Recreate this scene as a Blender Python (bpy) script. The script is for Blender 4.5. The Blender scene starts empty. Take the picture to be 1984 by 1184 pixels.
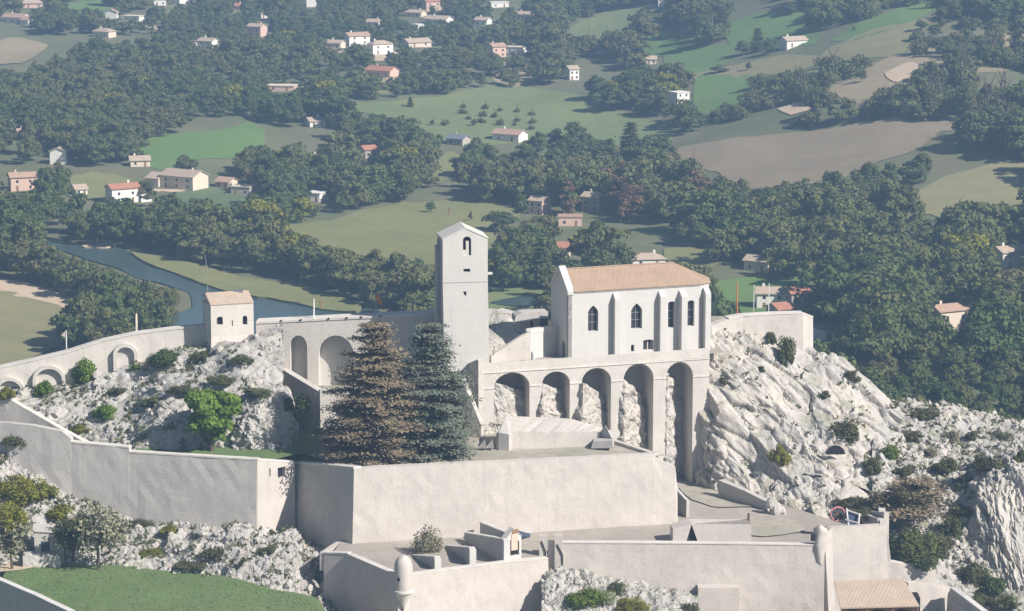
import bpy, bmesh, math, random
import numpy as np
from mathutils import Vector, Matrix, geometry, noise as mnoise

# ------------------------------------------------------------------ camera, sky, sun, exposure
scene = bpy.context.scene
COL = scene.collection
CAMZ, PITCH, HFOV = 140.0, math.radians(10.0), math.radians(20.0)
cam_data = bpy.data.cameras.new("camera")
cam_data.sensor_fit = 'HORIZONTAL'
cam_data.angle = HFOV
cam_data.clip_start = 1.0
cam_data.clip_end = 20000.0
cam = bpy.data.objects.new("camera", cam_data)
cam.location = (0, 0, CAMZ)
cam.rotation_euler = (math.pi / 2 - PITCH, 0, 0)
COL.objects.link(cam)
scene.camera = cam

SUN_AZ, SUN_EL = math.radians(57.0), math.radians(38.0)      # azimuth to the right of straight behind the camera
SUN = Vector((math.sin(SUN_AZ) * math.cos(SUN_EL), -math.cos(SUN_AZ) * math.cos(SUN_EL), math.sin(SUN_EL)))
world = bpy.data.worlds.new("World")
scene.world = world
world.use_nodes = True
wn = world.node_tree
for n in list(wn.nodes):
    wn.nodes.remove(n)
sky = wn.nodes.new('ShaderNodeTexSky')
sky.sky_type = 'NISHITA'
sky.sun_disc = False
sky.sun_elevation = SUN_EL
sky.sun_rotation = math.pi - SUN_AZ
bg = wn.nodes.new('ShaderNodeBackground')
bg.inputs['Strength'].default_value = 0.05
wo = wn.nodes.new('ShaderNodeOutputWorld')
wn.links.new(sky.outputs[0], bg.inputs[0])
wn.links.new(bg.outputs[0], wo.inputs[0])

sun_data = bpy.data.lights.new("sun", 'SUN')
sun_data.energy = 5.0
sun_data.angle = math.radians(0.5)
sun_data.color = (1.0, 0.935, 0.865)
sun = bpy.data.objects.new("sun", sun_data)
sun.rotation_euler = SUN.to_track_quat('Z', 'Y').to_euler()
sun.location = (200, -100, 400)
COL.objects.link(sun)

scene.view_settings.view_transform = 'Standard'
scene.view_settings.look = 'None'
scene.view_settings.exposure = 0.58
scene.view_settings.gamma = 1.0
scene.view_settings.use_curve_mapping = False
scene.cycles.use_denoising = True
scene.cycles.max_bounces = 5
scene.cycles.diffuse_bounces = 3
scene.cycles.glossy_bounces = 2
scene.cycles.transmission_bounces = 2
scene.cycles.volume_bounces = 1
scene.cycles.transparent_max_bounces = 4

rng = np.random.default_rng(7)
random.seed(7)

# ------------------------------------------------------------------ the camera's geometry, for laying out measured positions
FPX = 992.0 / math.tan(HFOV / 2)
FW = np.array((0, math.cos(PITCH), -math.sin(PITCH)))
UPV = np.array((0, math.sin(PITCH), math.cos(PITCH)))
def ray(u, v):
    return FW + (u - 992.0) / FPX * np.array((1.0, 0, 0)) - (v - 592.0) / FPX * UPV
def P(u, v, Y):
    d = ray(u, v)
    return Vector((0, 0, CAMZ)) + Vector(d * (Y / d[1]))
def PZ(u, v, z):
    d = ray(u, v)
    return Vector((0, 0, CAMZ)) + Vector(d * ((z - CAMZ) / d[2]))
def proj(p):
    q = np.asarray(p, float) - np.array((0, 0, CAMZ))
    w = q @ FW
    return 992.0 + q[..., 0] / w * FPX, 592.0 - (q @ UPV) / w * FPX, w
def inpoly(u, v, poly):
    u = np.asarray(u, float); v = np.asarray(v, float)
    r = np.zeros(u.shape, bool)
    n = len(poly)
    for i in range(n):
        x0, y0 = poly[i]; x1, y1 = poly[(i + 1) % n]
        if y0 == y1:
            continue
        c = ((y0 > v) != (y1 > v)) & (u < (x1 - x0) * (v - y0) / (y1 - y0) + x0)
        r ^= c
    return r
def sst(a, b, x):
    t = np.clip((np.asarray(x, float) - a) / (b - a), 0, 1)
    return t * t * (3 - 2 * t)

# ------------------------------------------------------------------ noise (numpy)
def _hash(ix, iy, iz, k=0):
    h = (ix * 374761393 + iy * 668265263 + iz * 1274126177 + k * 974711) & 0xFFFFFFFF
    h = ((h ^ (h >> 13)) * 1274126177) & 0xFFFFFFFF
    h = (h ^ (h >> 16)) & 0xFFFFFFFF
    return h.astype(np.float64) / 4294967295.0
def vnoise(p):
    p = np.asarray(p, float)
    i = np.floor(p).astype(np.int64); f = p - i
    f = f * f * f * (f * (f * 6 - 15) + 10)
    r = 0
    for dx in (0, 1):
        for dy in (0, 1):
            for dz in (0, 1):
                w = (f[..., 0] if dx else 1 - f[..., 0]) * (f[..., 1] if dy else 1 - f[..., 1]) * (f[..., 2] if dz else 1 - f[..., 2])
                r = r + w * _hash(i[..., 0] + dx, i[..., 1] + dy, i[..., 2] + dz)
    return r * 2 - 1
def fbm(p, octv=4, gain=.5):
    a, r, q = 1.0, 0, np.asarray(p, float)
    for k in range(octv):
        r = r + a * vnoise(q + 17.3 * k)
        q = q * 2.03; a *= gain
    return r
def worley(p):
    p = np.asarray(p, float)
    i = np.floor(p).astype(np.int64)
    f1 = np.full(p.shape[:-1], 9.0); f2 = f1.copy(); idv = np.zeros(p.shape[:-1])
    for dx in (-1, 0, 1):
        for dy in (-1, 0, 1):
            for dz in (-1, 0, 1):
                c = i + np.array((dx, dy, dz))
                j = np.stack([_hash(c[..., 0], c[..., 1], c[..., 2], k) for k in (1, 2, 3)], -1)
                d = np.sqrt((((c + j) - p) ** 2).sum(-1))
                h = _hash(c[..., 0], c[..., 1], c[..., 2], 9)
                near = d < f1
                f2 = np.where(near, f1, np.minimum(f2, d))
                idv = np.where(near, h, idv)
                f1 = np.where(near, d, f1)
    return f1, f2, idv

# ------------------------------------------------------------------ objects
def tag(o, label=None, cat=None, group=None, kind=None):
    if label: o['label'] = label
    if cat: o['category'] = cat
    if group: o['group'] = group
    if kind: o['kind'] = kind
    return o
def thing(name, label, cat, loc, group=None, rz=0.0):
    o = bpy.data.objects.new(name, None)
    o.empty_display_size = 0.5
    o.location = loc
    o.rotation_euler = (0, 0, rz)
    COL.objects.link(o)
    return tag(o, label, cat, group)
def link_mesh(name, me, parent=None, loc=(0, 0, 0)):
    o = bpy.data.objects.new(name, me)
    o.location = loc
    o.parent = parent
    COL.objects.link(o)
    return o
def children(o):
    return [c for c in o.children]
def copy_tree(o, loc=None, rz=0.0, sc=None, parent=None):
    c = o.copy()
    COL.objects.link(c)
    c.parent = parent
    if loc is not None:
        c.location = loc; c.rotation_euler = (0, 0, rz)
        if sc is not None:
            c.scale = sc
    for ch in list(o.children):
        copy_tree(ch, parent=c)
    return c
def np_mesh(name, V, F, mats=(), smooth=False, mi=None):
    """V (n,3), F (m,k) all faces of one size."""
    V = np.ascontiguousarray(V, np.float32); F = np.ascontiguousarray(F, np.int32)
    me = bpy.data.meshes.new(name)
    me.vertices.add(len(V)); me.vertices.foreach_set('co', V.ravel())
    k = F.shape[1]
    me.loops.add(F.size); me.loops.foreach_set('vertex_index', F.ravel())
    me.polygons.add(len(F))
    me.polygons.foreach_set('loop_start', np.arange(0, F.size, k, dtype=np.int32))
    me.polygons.foreach_set('use_smooth', np.full(len(F), smooth))
    if mi is not None:
        me.polygons.foreach_set('material_index', np.ascontiguousarray(mi, np.int32))
    me.update(calc_edges=True)
    for m in mats:
        me.materials.append(m)
    return me

class MB:
    """Collects faces in world coordinates; build() links them as ONE mesh object."""
    def __init__(s):
        s.v = []; s.f = []
    def add(s, vs, fs):
        b = len(s.v)
        s.v += [tuple(x) for x in vs]
        s.f += [tuple(b + i for i in f) for f in fs]
        return s
    def quad(s, a, b, c, d):
        return s.add([a, b, c, d], [(0, 1, 2, 3)])
    def box(s, c, sx, sy, sz, rz=0.0):
        """c: centre of the bottom"""
        co, si = math.cos(rz), math.sin(rz)
        vs = []
        for dz in (0, sz):
            for dx, dy in ((-1, -1), (1, -1), (1, 1), (-1, 1)):
                x, y = dx * sx / 2, dy * sy / 2
                vs.append((c[0] + x * co - y * si, c[1] + x * si + y * co, c[2] + dz))
        return s.add(vs, [(3, 2, 1, 0), (4, 5, 6, 7), (0, 1, 5, 4), (1, 2, 6, 5), (2, 3, 7, 6), (3, 0, 4, 7)])
    def tube(s, pts, radii, n=8, caps=True):
        pts = [Vector(p) for p in pts]
        rings = []
        for i, p in enumerate(pts):
            d = (pts[min(i + 1, len(pts) - 1)] - pts[max(i - 1, 0)]).normalized()
            a = Vector((0, 0, 1)) if abs(d.z) < .9 else Vector((1, 0, 0))
            x = d.cross(a).normalized(); y = d.cross(x)
            rings.append([p + (x * math.cos(t) + y * math.sin(t)) * radii[i] for t in [2 * math.pi * k / n for k in range(n)]])
        b = len(s.v)
        for r in rings:
            s.v += [tuple(q) for q in r]
        for i in range(len(pts) - 1):
            for k in range(n):
                a = b + i * n + k; c = b + i * n + (k + 1) % n
                s.f.append((a, c, c + n, a + n))
        if caps:
            s.f.append(tuple(b + k for k in range(n))[::-1])
            s.f.append(tuple(b + (len(pts) - 1) * n + k for k in range(n)))
        return s
    def lathe(s, c, prof, n=20, a0=0, a1=2 * math.pi):
        """prof: list of (radius, z) above c"""
        b = len(s.v)
        full = abs(a1 - a0 - 2 * math.pi) < 1e-6
        m = n if full else n + 1
        for r, z in prof:
            for k in range(m):
                t = a0 + (a1 - a0) * k / n
                s.v.append((c[0] + r * math.cos(t), c[1] + r * math.sin(t), c[2] + z))
        for i in range(len(prof) - 1):
            for k in range(n):
                a = b + i * m + k; d = b + i * m + (k + 1) % m
                s.f.append((a, d, d + m, a + m))
        return s
    def build(s, name, m, parent=None, origin=None, smooth=False):
        if origin is None:
            origin = parent.matrix_world.translation if parent is not None and parent.parent is None else Vector((0, 0, 0))
            if parent is not None:
                root = parent
                while root.parent is not None:
                    root = root.parent
                origin = Vector(root.location)
        o = Vector(origin)
        me = bpy.data.meshes.new(name)
        me.from_pydata([(x - o.x, y - o.y, z - o.z) for x, y, z in s.v], [], s.f)
        me.update()
        if smooth:
            me.polygons.foreach_set('use_smooth', np.full(len(me.polygons), True))
        me.materials.append(m)
        return link_mesh(name, me, parent, (0, 0, 0) if parent is not None else o)

# ------------------------------------------------------------------ materials
class NT:
    def __init__(s, name):
        s.m = bpy.data.materials.new(name); s.m.use_nodes = True
        s.t = s.m.node_tree
        s.b = s.t.nodes['Principled BSDF']
        s.b.inputs['Specular IOR Level'].default_value = 0.25
        s.tc = s.n('ShaderNodeTexCoord')
    def n(s, kind, **kw):
        x = s.t.nodes.new(kind)
        for k, v in kw.items():
            setattr(x, k, v)
        return x
    def l(s, a, b):
        s.t.links.new(a, b)
    def map(s, scale=(1, 1, 1), rot=(0, 0, 0), out='Object'):
        mp = s.n('ShaderNodeMapping')
        mp.inputs['Scale'].default_value = scale; mp.inputs['Rotation'].default_value = rot
        s.l(s.tc.outputs[out], mp.inputs[0])
        return mp.outputs[0]
    def noise(s, vec, scale, detail=6, rough=.6, dist=0.0):
        x = s.n('ShaderNodeTexNoise')
        x.inputs['Scale'].default_value = scale; x.inputs['Detail'].default_value = detail
        x.inputs['Roughness'].default_value = rough; x.inputs['Distortion'].default_value = dist
        s.l(vec, x.inputs['Vector'])
        return x.outputs['Fac']
    def ramp(s, fac, a, b, ca=0.0, cb=1.0):
        r = s.n('ShaderNodeMapRange'); r.clamp = True
        r.inputs['From Min'].default_value = a; r.inputs['From Max'].default_value = b
        r.inputs['To Min'].default_value = ca; r.inputs['To Max'].default_value = cb
        s.l(fac, r.inputs['Value'])
        return r.outputs[0]
    def mix(s, fac, a, b, mode='MIX'):
        x = s.n('ShaderNodeMix', data_type='RGBA', blend_type=mode)
        if isinstance(fac, (int, float)): x.inputs[0].default_value = fac
        else: s.l(fac, x.inputs[0])
        for sock, val in ((x.inputs[6], a), (x.inputs[7], b)):
            if isinstance(val, tuple): sock.default_value = (*val, 1)
            else: s.l(val, sock)
        return x.outputs[2]
    def mul(s, a, b):
        x = s.n('ShaderNodeMath', operation='MULTIPLY')
        for sock, val in ((x.inputs[0], a), (x.inputs[1], b)):
            if isinstance(val, (int, float)): sock.default_value = val
            else: s.l(val, sock)
        return x.outputs[0]
    def bump(s, h, strength, dist):
        x = s.n('ShaderNodeBump')
        x.inputs['Strength'].default_value = strength; x.inputs['Distance'].default_value = dist
        s.l(h, x.inputs['Height'])
        s.l(x.outputs[0], s.b.inputs['Normal'])
        return x
    def done(s, col, rough=.9):
        if isinstance(col, tuple): s.b.inputs['Base Color'].default_value = (*col, 1)
        else: s.l(col, s.b.inputs['Base Color'])
        s.b.inputs['Roughness'].default_value = rough
        return s.m

def stone(name, c1, c2, stain, amt=.5, bump=.3, courses=False):
    k = NT(name)
    v = k.map()
    big = k.noise(v, .22, 5, .6)
    mid = k.noise(v, 1.1, 8, .65)
    fine = k.noise(v, 5.0, 4, .7)
    c = k.mix(k.ramp(big, .35, .65), c1, c2)
    c = k.mix(k.mul(k.ramp(mid, .52, .75), amt), c, stain)
    streak = k.noise(k.map((1.3, 1.3, .10)), .9, 5, .6)
    c = k.mix(k.mul(k.ramp(streak, .52, .72), amt * .45), c, tuple(x * .75 for x in stain))
    rows_ = k.noise(k.map((.18, .18, 2.6)), 1.0, 6, .7)
    c = k.mix(k.mul(k.ramp(rows_, .52, .72), amt * .35), c, tuple(x * .8 for x in c2))
    c = k.mix(k.mul(k.ramp(k.noise(v, 9.0, 3, .8), .62, .74), .35), c, tuple(x * .45 for x in c1))
    c = k.mix(k.mul(k.ramp(fine, .58, .75), .35), c, tuple(x * .6 for x in c1))
    vo = k.n('ShaderNodeTexVoronoi', feature='DISTANCE_TO_EDGE')
    vo.inputs['Scale'].default_value = 1.0
    k.l(k.map((1.9, 1.9, 3.4)), vo.inputs['Vector'])
    joint = k.ramp(vo.outputs['Distance'], 0.0, .07, 1, 0)
    c = k.mix(k.mul(joint, .18 if not courses else .3), c, tuple(x * .55 for x in c1))
    h = k.n('ShaderNodeMath', operation='SUBTRACT')
    k.l(k.noise(v, 2.4, 9, .72), h.inputs[0]); k.l(k.mul(joint, .35), h.inputs[1])
    k.bump(h.outputs[0], bump, .22)
    return k.done(c, .93)

def rockmat(name, c1, c2, ochre, green, gamt=.5, tilt=.5, st=(1, 1, 1)):
    k = NT(name)
    v = k.map()
    big = k.noise(v, .10, 6, .6, .4)
    mid = k.noise(v, .55, 9, .68, .6)
    fine = k.noise(v, 2.6, 8, .74)
    c = k.mix(k.ramp(big, .40, .60), c1, c2)
    c = k.mix(k.mul(k.ramp(mid, .55, .74), .55), c, ochre)
    streak = k.noise(k.map((.9 * st[0], .9, .16 * st[2]), (0, tilt, 0)), 1.1, 8, .70, .5)
    c = k.mix(k.mul(k.ramp(streak, .53, .70), .75), c, tuple(x * .50 for x in c2))
    c = k.mix(k.mul(k.ramp(fine, .55, .78), .55), c, tuple(x * .45 for x in c2))
    # fractures: distorted cell borders, two sizes, broken up by a mask
    dist = k.n('ShaderNodeTexNoise'); dist.inputs['Scale'].default_value = .6; dist.inputs['Detail'].default_value = 5
    k.l(v, dist.inputs['Vector'])
    ad = k.n('ShaderNodeVectorMath', operation='MULTIPLY_ADD'); ad.inputs[1].default_value = (2.2, 2.2, 2.2)
    k.l(dist.outputs['Color'], ad.inputs[0]); k.l(k.map((1 / st[0], 1, 1 / st[2]), (0, tilt, 0)), ad.inputs[2])
    h = None
    for sc, w, am in ((.30, .030, .7), (1.0, .04, .4)):
        vo = k.n('ShaderNodeTexVoronoi', feature='DISTANCE_TO_EDGE'); vo.inputs['Scale'].default_value = sc
        k.l(ad.outputs[0], vo.inputs['Vector'])
        line = k.mul(k.ramp(vo.outputs['Distance'], 0, w, 1, 0), k.ramp(k.noise(v, .3 + sc, 4, .6), .45, .6))
        c = k.mix(k.mul(line, am), c, tuple(x * .22 for x in c2))
    geo = k.n('ShaderNodeNewGeometry')
    sep = k.n('ShaderNodeSeparateXYZ')
    k.l(geo.outputs['Normal'], sep.inputs[0])
    up = k.ramp(sep.outputs['Z'], .45, .9)
    gm = k.mul(k.mul(up, k.ramp(k.noise(v, .30, 8, .72), .46, .60)), gamt)
    c = k.mix(gm, c, green)
    k.bump(k.noise(v, 1.3, 12, .72, .5), .7, .32)
    return k.done(c, .95)

def ground(name, c1, c2, c3, s1=.02, s2=.25, rows=None, bump=.3):
    k = NT(name)
    v = k.map()
    c = k.mix(k.ramp(k.noise(v, s1, 6, .6, .5), .38, .62), c1, c2)
    c = k.mix(k.mul(k.ramp(k.noise(v, s2, 8, .7), .45, .75), .7), c, c3)
    if rows:
        w = k.n('ShaderNodeTexWave', wave_type='BANDS', bands_direction='Y')
        w.inputs['Scale'].default_value = rows[0]; w.inputs['Distortion'].default_value = 2.5
        w.inputs['Detail'].default_value = 3; w.inputs['Detail Scale'].default_value = .6
        k.l(k.map((1, 1, 1), (0, 0, rows[1])), w.inputs['Vector'])
        c = k.mix(k.mul(w.outputs['Fac'], rows[2]), c, tuple(x * .55 for x in c1))
    k.bump(k.noise(v, s2 * 8, 6, .7), bump, .25)
    return k.done(c, .96)

def foliage(name, dark, light, warm, trans=.15):
    k = NT(name)
    oi = k.n('ShaderNodeObjectInfo')
    geo = k.n('ShaderNodeNewGeometry')
    nz = k.n('ShaderNodeTexNoise'); nz.inputs['Scale'].default_value = .012; nz.inputs['Detail'].default_value = 3
    k.l(geo.outputs['Position'], nz.inputs['Vector'])
    loc = k.noise(k.tc.outputs['Object'], .9, 4, .6)
    c = k.mix(oi.outputs['Random'], dark, light)
    c = k.mix(k.ramp(nz.outputs['Fac'], .42, .66), c, warm)
    c = k.mix(k.ramp(loc, .4, .7, 0, .45), c, tuple(x * 1.6 for x in light))
    k.done(c, .75)
    k.b.inputs['Specular IOR Level'].default_value = .15
    if trans:
        tr = k.n('ShaderNodeBsdfTranslucent'); k.l(c, tr.inputs[0])
        ms = k.n('ShaderNodeMixShader'); ms.inputs[0].default_value = trans
        k.l(k.b.outputs[0], ms.inputs[1]); k.l(tr.outputs[0], ms.inputs[2])
        k.l(ms.outputs[0], k.t.nodes['Material Output'].inputs['Surface'])
    return k.m

def plain(name, c, rough=.7, metal=0.0, var=.15, scale=3.0):
    k = NT(name)
    col = k.mix(k.ramp(k.noise(k.map(), scale, 5, .65), .35, .7, 0, 1), c, tuple(x * (1 - var * 2) for x in c))
    k.b.inputs['Metallic'].default_value = metal
    return k.done(col, rough)

def tiles(name, c1, c2, rot=0.0):
    k = NT(name)
    v = k.map()
    c = k.mix(k.ramp(k.noise(v, .5, 6, .7), .35, .68), c1, c2)
    c = k.mix(k.mul(k.ramp(k.noise(v, 4.0, 4, .7), .5, .75), .6), c, tuple(x * .55 for x in c2))
    w = k.n('ShaderNodeTexWave', wave_type='BANDS', bands_direction='X')
    w.inputs['Scale'].default_value = 1.6; w.inputs['Distortion'].default_value = .4
    k.l(k.map((1, 1, 1), (0, 0, rot)), w.inputs['Vector'])
    c = k.mix(k.mul(w.outputs['Fac'], .25), c, tuple(x * .5 for x in c2))
    k.bump(w.outputs['Fac'], .6, .06)
    return k.done(c, .9)

M = {}
M['rampart'] = stone('rampart_stone', (.62, .58, .53), (.55, .52, .475), (.45, .42, .38))
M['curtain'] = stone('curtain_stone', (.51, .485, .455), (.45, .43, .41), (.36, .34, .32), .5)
M['main'] = stone('main_wall_stone', (.56, .52, .475), (.49, .455, .42), (.40, .365, .32), .55)
M['arcade'] = stone('arcade_stone', (.60, .565, .52), (.52, .49, .45), (.42, .385, .34), .45)
M['bastion'] = stone('bastion_stone', (.55, .505, .46), (.48, .445, .41), (.38, .35, .32), .5)
M['coping'] = stone('coping_stone', (.66, .63, .58), (.58, .55, .51), (.47, .44, .40), .35)
M['white'] = stone('limewash', (.56, .545, .525), (.53, .515, .49), (.45, .425, .395), .22, .15)
M['tower'] = stone('tower_render', (.58, .56, .53), (.54, .52, .49), (.46, .435, .405), .3, .2)
M['rock'] = rockmat('limestone_rock', (.46, .44, .41), (.37, .36, .345), (.42, .36, .28), (.13, .14, .06), .75, .5, (1.4, 1, .8))
M['cliff'] = rockmat('pale_cliff_rock', (.50, .465, .42), (.415, .40, .38), (.48, .40, .31), (.16, .17, .07), .5, .9, (.8, 1, 2))
M['rubble'] = rockmat('rubble_rock', (.46, .44, .41), (.385, .37, .355), (.43, .37, .30), (.15, .16, .07), .8, .6)
M['roof'] = tiles('chapel_tiles', (.42, .305, .22), (.35, .255, .185))
M['roof2'] = tiles('clay_tiles', (.52, .36, .27), (.42, .28, .21))
M['roof_pale'] = tiles('pale_clay_tiles', (.53, .42, .33), (.44, .35, .275))
M['roof_red'] = tiles('red_tiles', (.50, .24, .16), (.38, .18, .12))
M['roof_slate'] = tiles('slate', (.22, .24, .28), (.16, .18, .22))
M['h_white'] = plain('white_render', (.78, .75, .70), .85, 0, .08)
M['h_cream'] = plain('cream_render', (.70, .60, .48), .85, 0, .1)
M['h_pink'] = plain('pink_render', (.66, .47, .38), .85, 0, .1)
M['h_stone'] = plain('house_stone', (.48, .43, .37), .9, 0, .2)
M['glass'] = plain('window_glass', (.045, .05, .06), .25, 0, .2)
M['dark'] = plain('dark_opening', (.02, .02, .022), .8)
M['door'] = plain('blue_door_paint', (.06, .085, .14), .6)
M['wood'] = plain('weathered_wood', (.28, .17, .09), .85)
M['metal'] = plain('grey_metal', (.42, .43, .43), .45, .6)
M['whitemetal'] = plain('white_painted_metal', (.78, .77, .74), .5)
M['bark'] = plain('bark', (.15, .115, .085), .95, 0, .25)
M['orange'] = plain('orange_cloth', (.62, .20, .06), .8)
M['pinkpaint'] = plain('pink_paint', (.60, .24, .26), .6)
M['asphalt'] = plain('asphalt', (.06, .06, .065), .9, 0, .2)
M['grass'] = ground('lawn_grass', (.125, .185, .072), (.105, .165, .06), (.165, .18, .09), .05, .35, bump=.25)
M['terrace'] = ground('terrace_earth', (.40, .365, .31), (.33, .31, .26), (.20, .20, .11), .09, .5)
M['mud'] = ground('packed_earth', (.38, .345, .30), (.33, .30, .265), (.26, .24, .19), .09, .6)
M['f_tree'] = foliage('leaves_broadleaf', (.056, .094, .030), (.102, .128, .040), (.112, .120, .048), .24)
M['f_olive'] = foliage('leaves_olive', (.100, .118, .040), (.128, .140, .050), (.126, .118, .050), .22)
M['f_russet'] = foliage('leaves_russet', (.15, .095, .06), (.18, .115, .07), (.14, .10, .06))
M['f_bright'] = foliage('leaves_bright', (.10, .17, .025), (.15, .215, .035), (.14, .18, .03), .25)
M['f_yellow'] = foliage('leaves_yellow', (.15, .16, .02), (.20, .20, .03), (.18, .17, .03), .2)
M['f_grey'] = foliage('leaves_grey', (.20, .20, .13), (.26, .25, .17), (.23, .21, .14))
M['f_bush'] = foliage('leaves_bush', (.075, .09, .04), (.11, .12, .055), (.10, .095, .05))
M['f_cedar'] = foliage('needles_cedar', (.115, .135, .10), (.16, .18, .135), (.14, .155, .115), .05)
M['f_cedar_brown'] = foliage('needles_cedar_brown', (.165, .135, .09), (.22, .18, .12), (.18, .145, .095), .05)

# ------------------------------------------------------------------ terrain
def mound(x, y):
    z = 12 * sst(300, 400, y) + 12 * sst(425, 450, y) + 16 * sst(462, 482, y)
    z = z * (1 - sst(490, 630, y))
    return z * (1 - .45 * sst(42, 70, x)) * (1 - .15 * sst(-60, -90, x)) * (1 - sst(130, 260, np.abs(x)) * .8)
def terr(x, y):
    x = np.asarray(x, float); y = np.asarray(y, float)
    t = np.maximum(y - 960, 0)
    z = .050 * t * t / (t + 90)
    z = z + 26 * sst(25, 190, x) * sst(800, 1120, y) + 10 * sst(60, 260, x) * sst(1050, 1500, y)
    a = sst(900, 1100, y) * (1 - .6 * sst(2500, 4500, y))
    q = np.stack([x / 170, y / 170, x * 0], -1)
    z = z + a * (5.0 * vnoise(q) + 2.2 * vnoise(q * 2.7 + 9.1)) + .35 * vnoise(q * 8 + 3.3) - .35
    z = np.where(y > 2000, np.minimum(z, 70 + (z - 70) * .15), z)
    z = np.clip(z, -1.0, 126)
    return z + mound(x, y)
def hit(u, v, y0=600.0):
    """the ground point seen at a pixel of the photograph (behind the fortress)"""
    d = ray(u, v)
    Y = np.arange(y0, 4200, 1.5)
    t = Y / d[1]
    x = d[0] * t; z = CAMZ + d[2] * t
    k = np.nonzero(z < terr(x, Y))[0]
    i = k[0] if len(k) else len(Y) - 1
    return Vector((x[i], Y[i], float(terr(x[i:i + 1], Y[i:i + 1])[0])))

def axis(lo, hi, step, far):
    a = list(np.arange(lo, hi + .1, step))
    s, p = step, a[-1]
    while p < far:
        s *= 1.35; p += s; a.append(p)
    s, p = step, a[0]
    pre = []
    while p > -far:
        s *= 1.35; p -= s; pre.append(p)
    return np.array(pre[::-1] + a)
gx = axis(-360, 360, 7, 6000); gy = axis(340, 1720, 7, 6000)
X, Yg = np.meshgrid(gx, gy)
Z = terr(X, Yg)
V = np.stack([X.ravel(), Yg.ravel(), Z.ravel()], -1)
nx, ny = len(gx), len(gy)
ii = (np.arange(ny - 1)[:, None] * nx + np.arange(nx - 1)[None, :]).ravel()
F = np.stack([ii, ii + 1, ii + nx + 1, ii + nx], -1)
M['terrain'] = ground('valley_ground', (.105, .125, .058), (.145, .142, .080), (.19, .17, .11), .012, .08)
tag(link_mesh('terrain', np_mesh('terrain', V, F, [M['terrain']], True)), kind='structure')

M['river'] = None
_k = NT('river_water')
_k.b.inputs['Base Color'].default_value = (.055, .088, .092, 1)
_k.b.inputs['Roughness'].default_value = .24
_k.b.inputs['Specular IOR Level'].default_value = .5
_k.bump(_k.noise(_k.map((1, .45, 1)), .35, 5, .6), .25, .12)
M['river'] = _k.m

def smooth_poly(poly, n=5, jit=0.0, seed=0):
    out = []
    m = len(poly)
    for i in range(m):
        p0, p1, p2, p3 = (np.array(poly[(i + k) % m], float) for k in (-1, 0, 1, 2))
        for k in range(n):
            t = k / n
            q = .5 * ((2 * p1) + (p2 - p0) * t + (2 * p0 - 5 * p1 + 4 * p2 - p3) * t * t + (3 * p1 - p0 - 3 * p2 + p3) * t ** 3)
            lin = p1 + (p2 - p1) * t
            out.append(.5 * q + .5 * lin)
    out = np.array(out)
    if jit:
        out += jit * np.stack([vnoise(np.stack([out[:, 0] / 25 + seed, out[:, 1] / 25, out[:, 0] * 0 + s], -1)) for s in (1, 5)], -1)
    return out
def sheet(name, world_poly, m, lift, zf, step=10.0, kind='structure', skirt=0.0):
    """a ground sheet inside a plan polygon, draped over zf(x, y)"""
    B = np.array([(p[0], p[1]) for p in world_poly])
    nb = len(B)
    lo, hi = B.min(0), B.max(0)
    gx_, gy_ = np.meshgrid(np.arange(lo[0] + step / 2, hi[0], step), np.arange(lo[1] + step / 2, hi[1], step))
    G = np.stack([gx_.ravel(), gy_.ravel()], -1)
    G = G[inpoly(G[:, 0], G[:, 1], B)] if len(G) else G
    pts = [Vector(p) for p in np.vstack([B, G])]
    vo, eo, fo, *_ = geometry.delaunay_2d_cdt(pts, [(i, (i + 1) % nb) for i in range(nb)], [], 1, 1e-4)
    xy = np.array([(p.x, p.y) for p in vo])
    z = zf(xy[:, 0], xy[:, 1]) + lift
    org = np.array((xy[:, 0].mean(), xy[:, 1].mean(), z.mean()))
    vs = [(a - org[0], b - org[1], c - org[2]) for (a, b), c in zip(xy, z)]
    fs = [tuple(f) for f in fo]
    if skirt:
        from collections import Counter
        cnt = Counter()
        for f in fs:
            for i in range(len(f)):
                a, b = f[i], f[(i + 1) % len(f)]
                cnt[(min(a, b), max(a, b))] += 1
        base = len(vs); mp = {}
        for (a, b), c in cnt.items():
            if c == 1:
                for q in (a, b):
                    if q not in mp:
                        mp[q] = len(vs); vs.append((vs[q][0], vs[q][1], vs[q][2] - skirt))
                fs.append((a, b, mp[b], mp[a]))
    me = bpy.data.meshes.new(name); me.from_pydata(vs, [], fs); me.update()
    me.materials.append(m)
    o = link_mesh(name, me, None, tuple(org))
    return tag(o, kind=kind)

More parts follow.
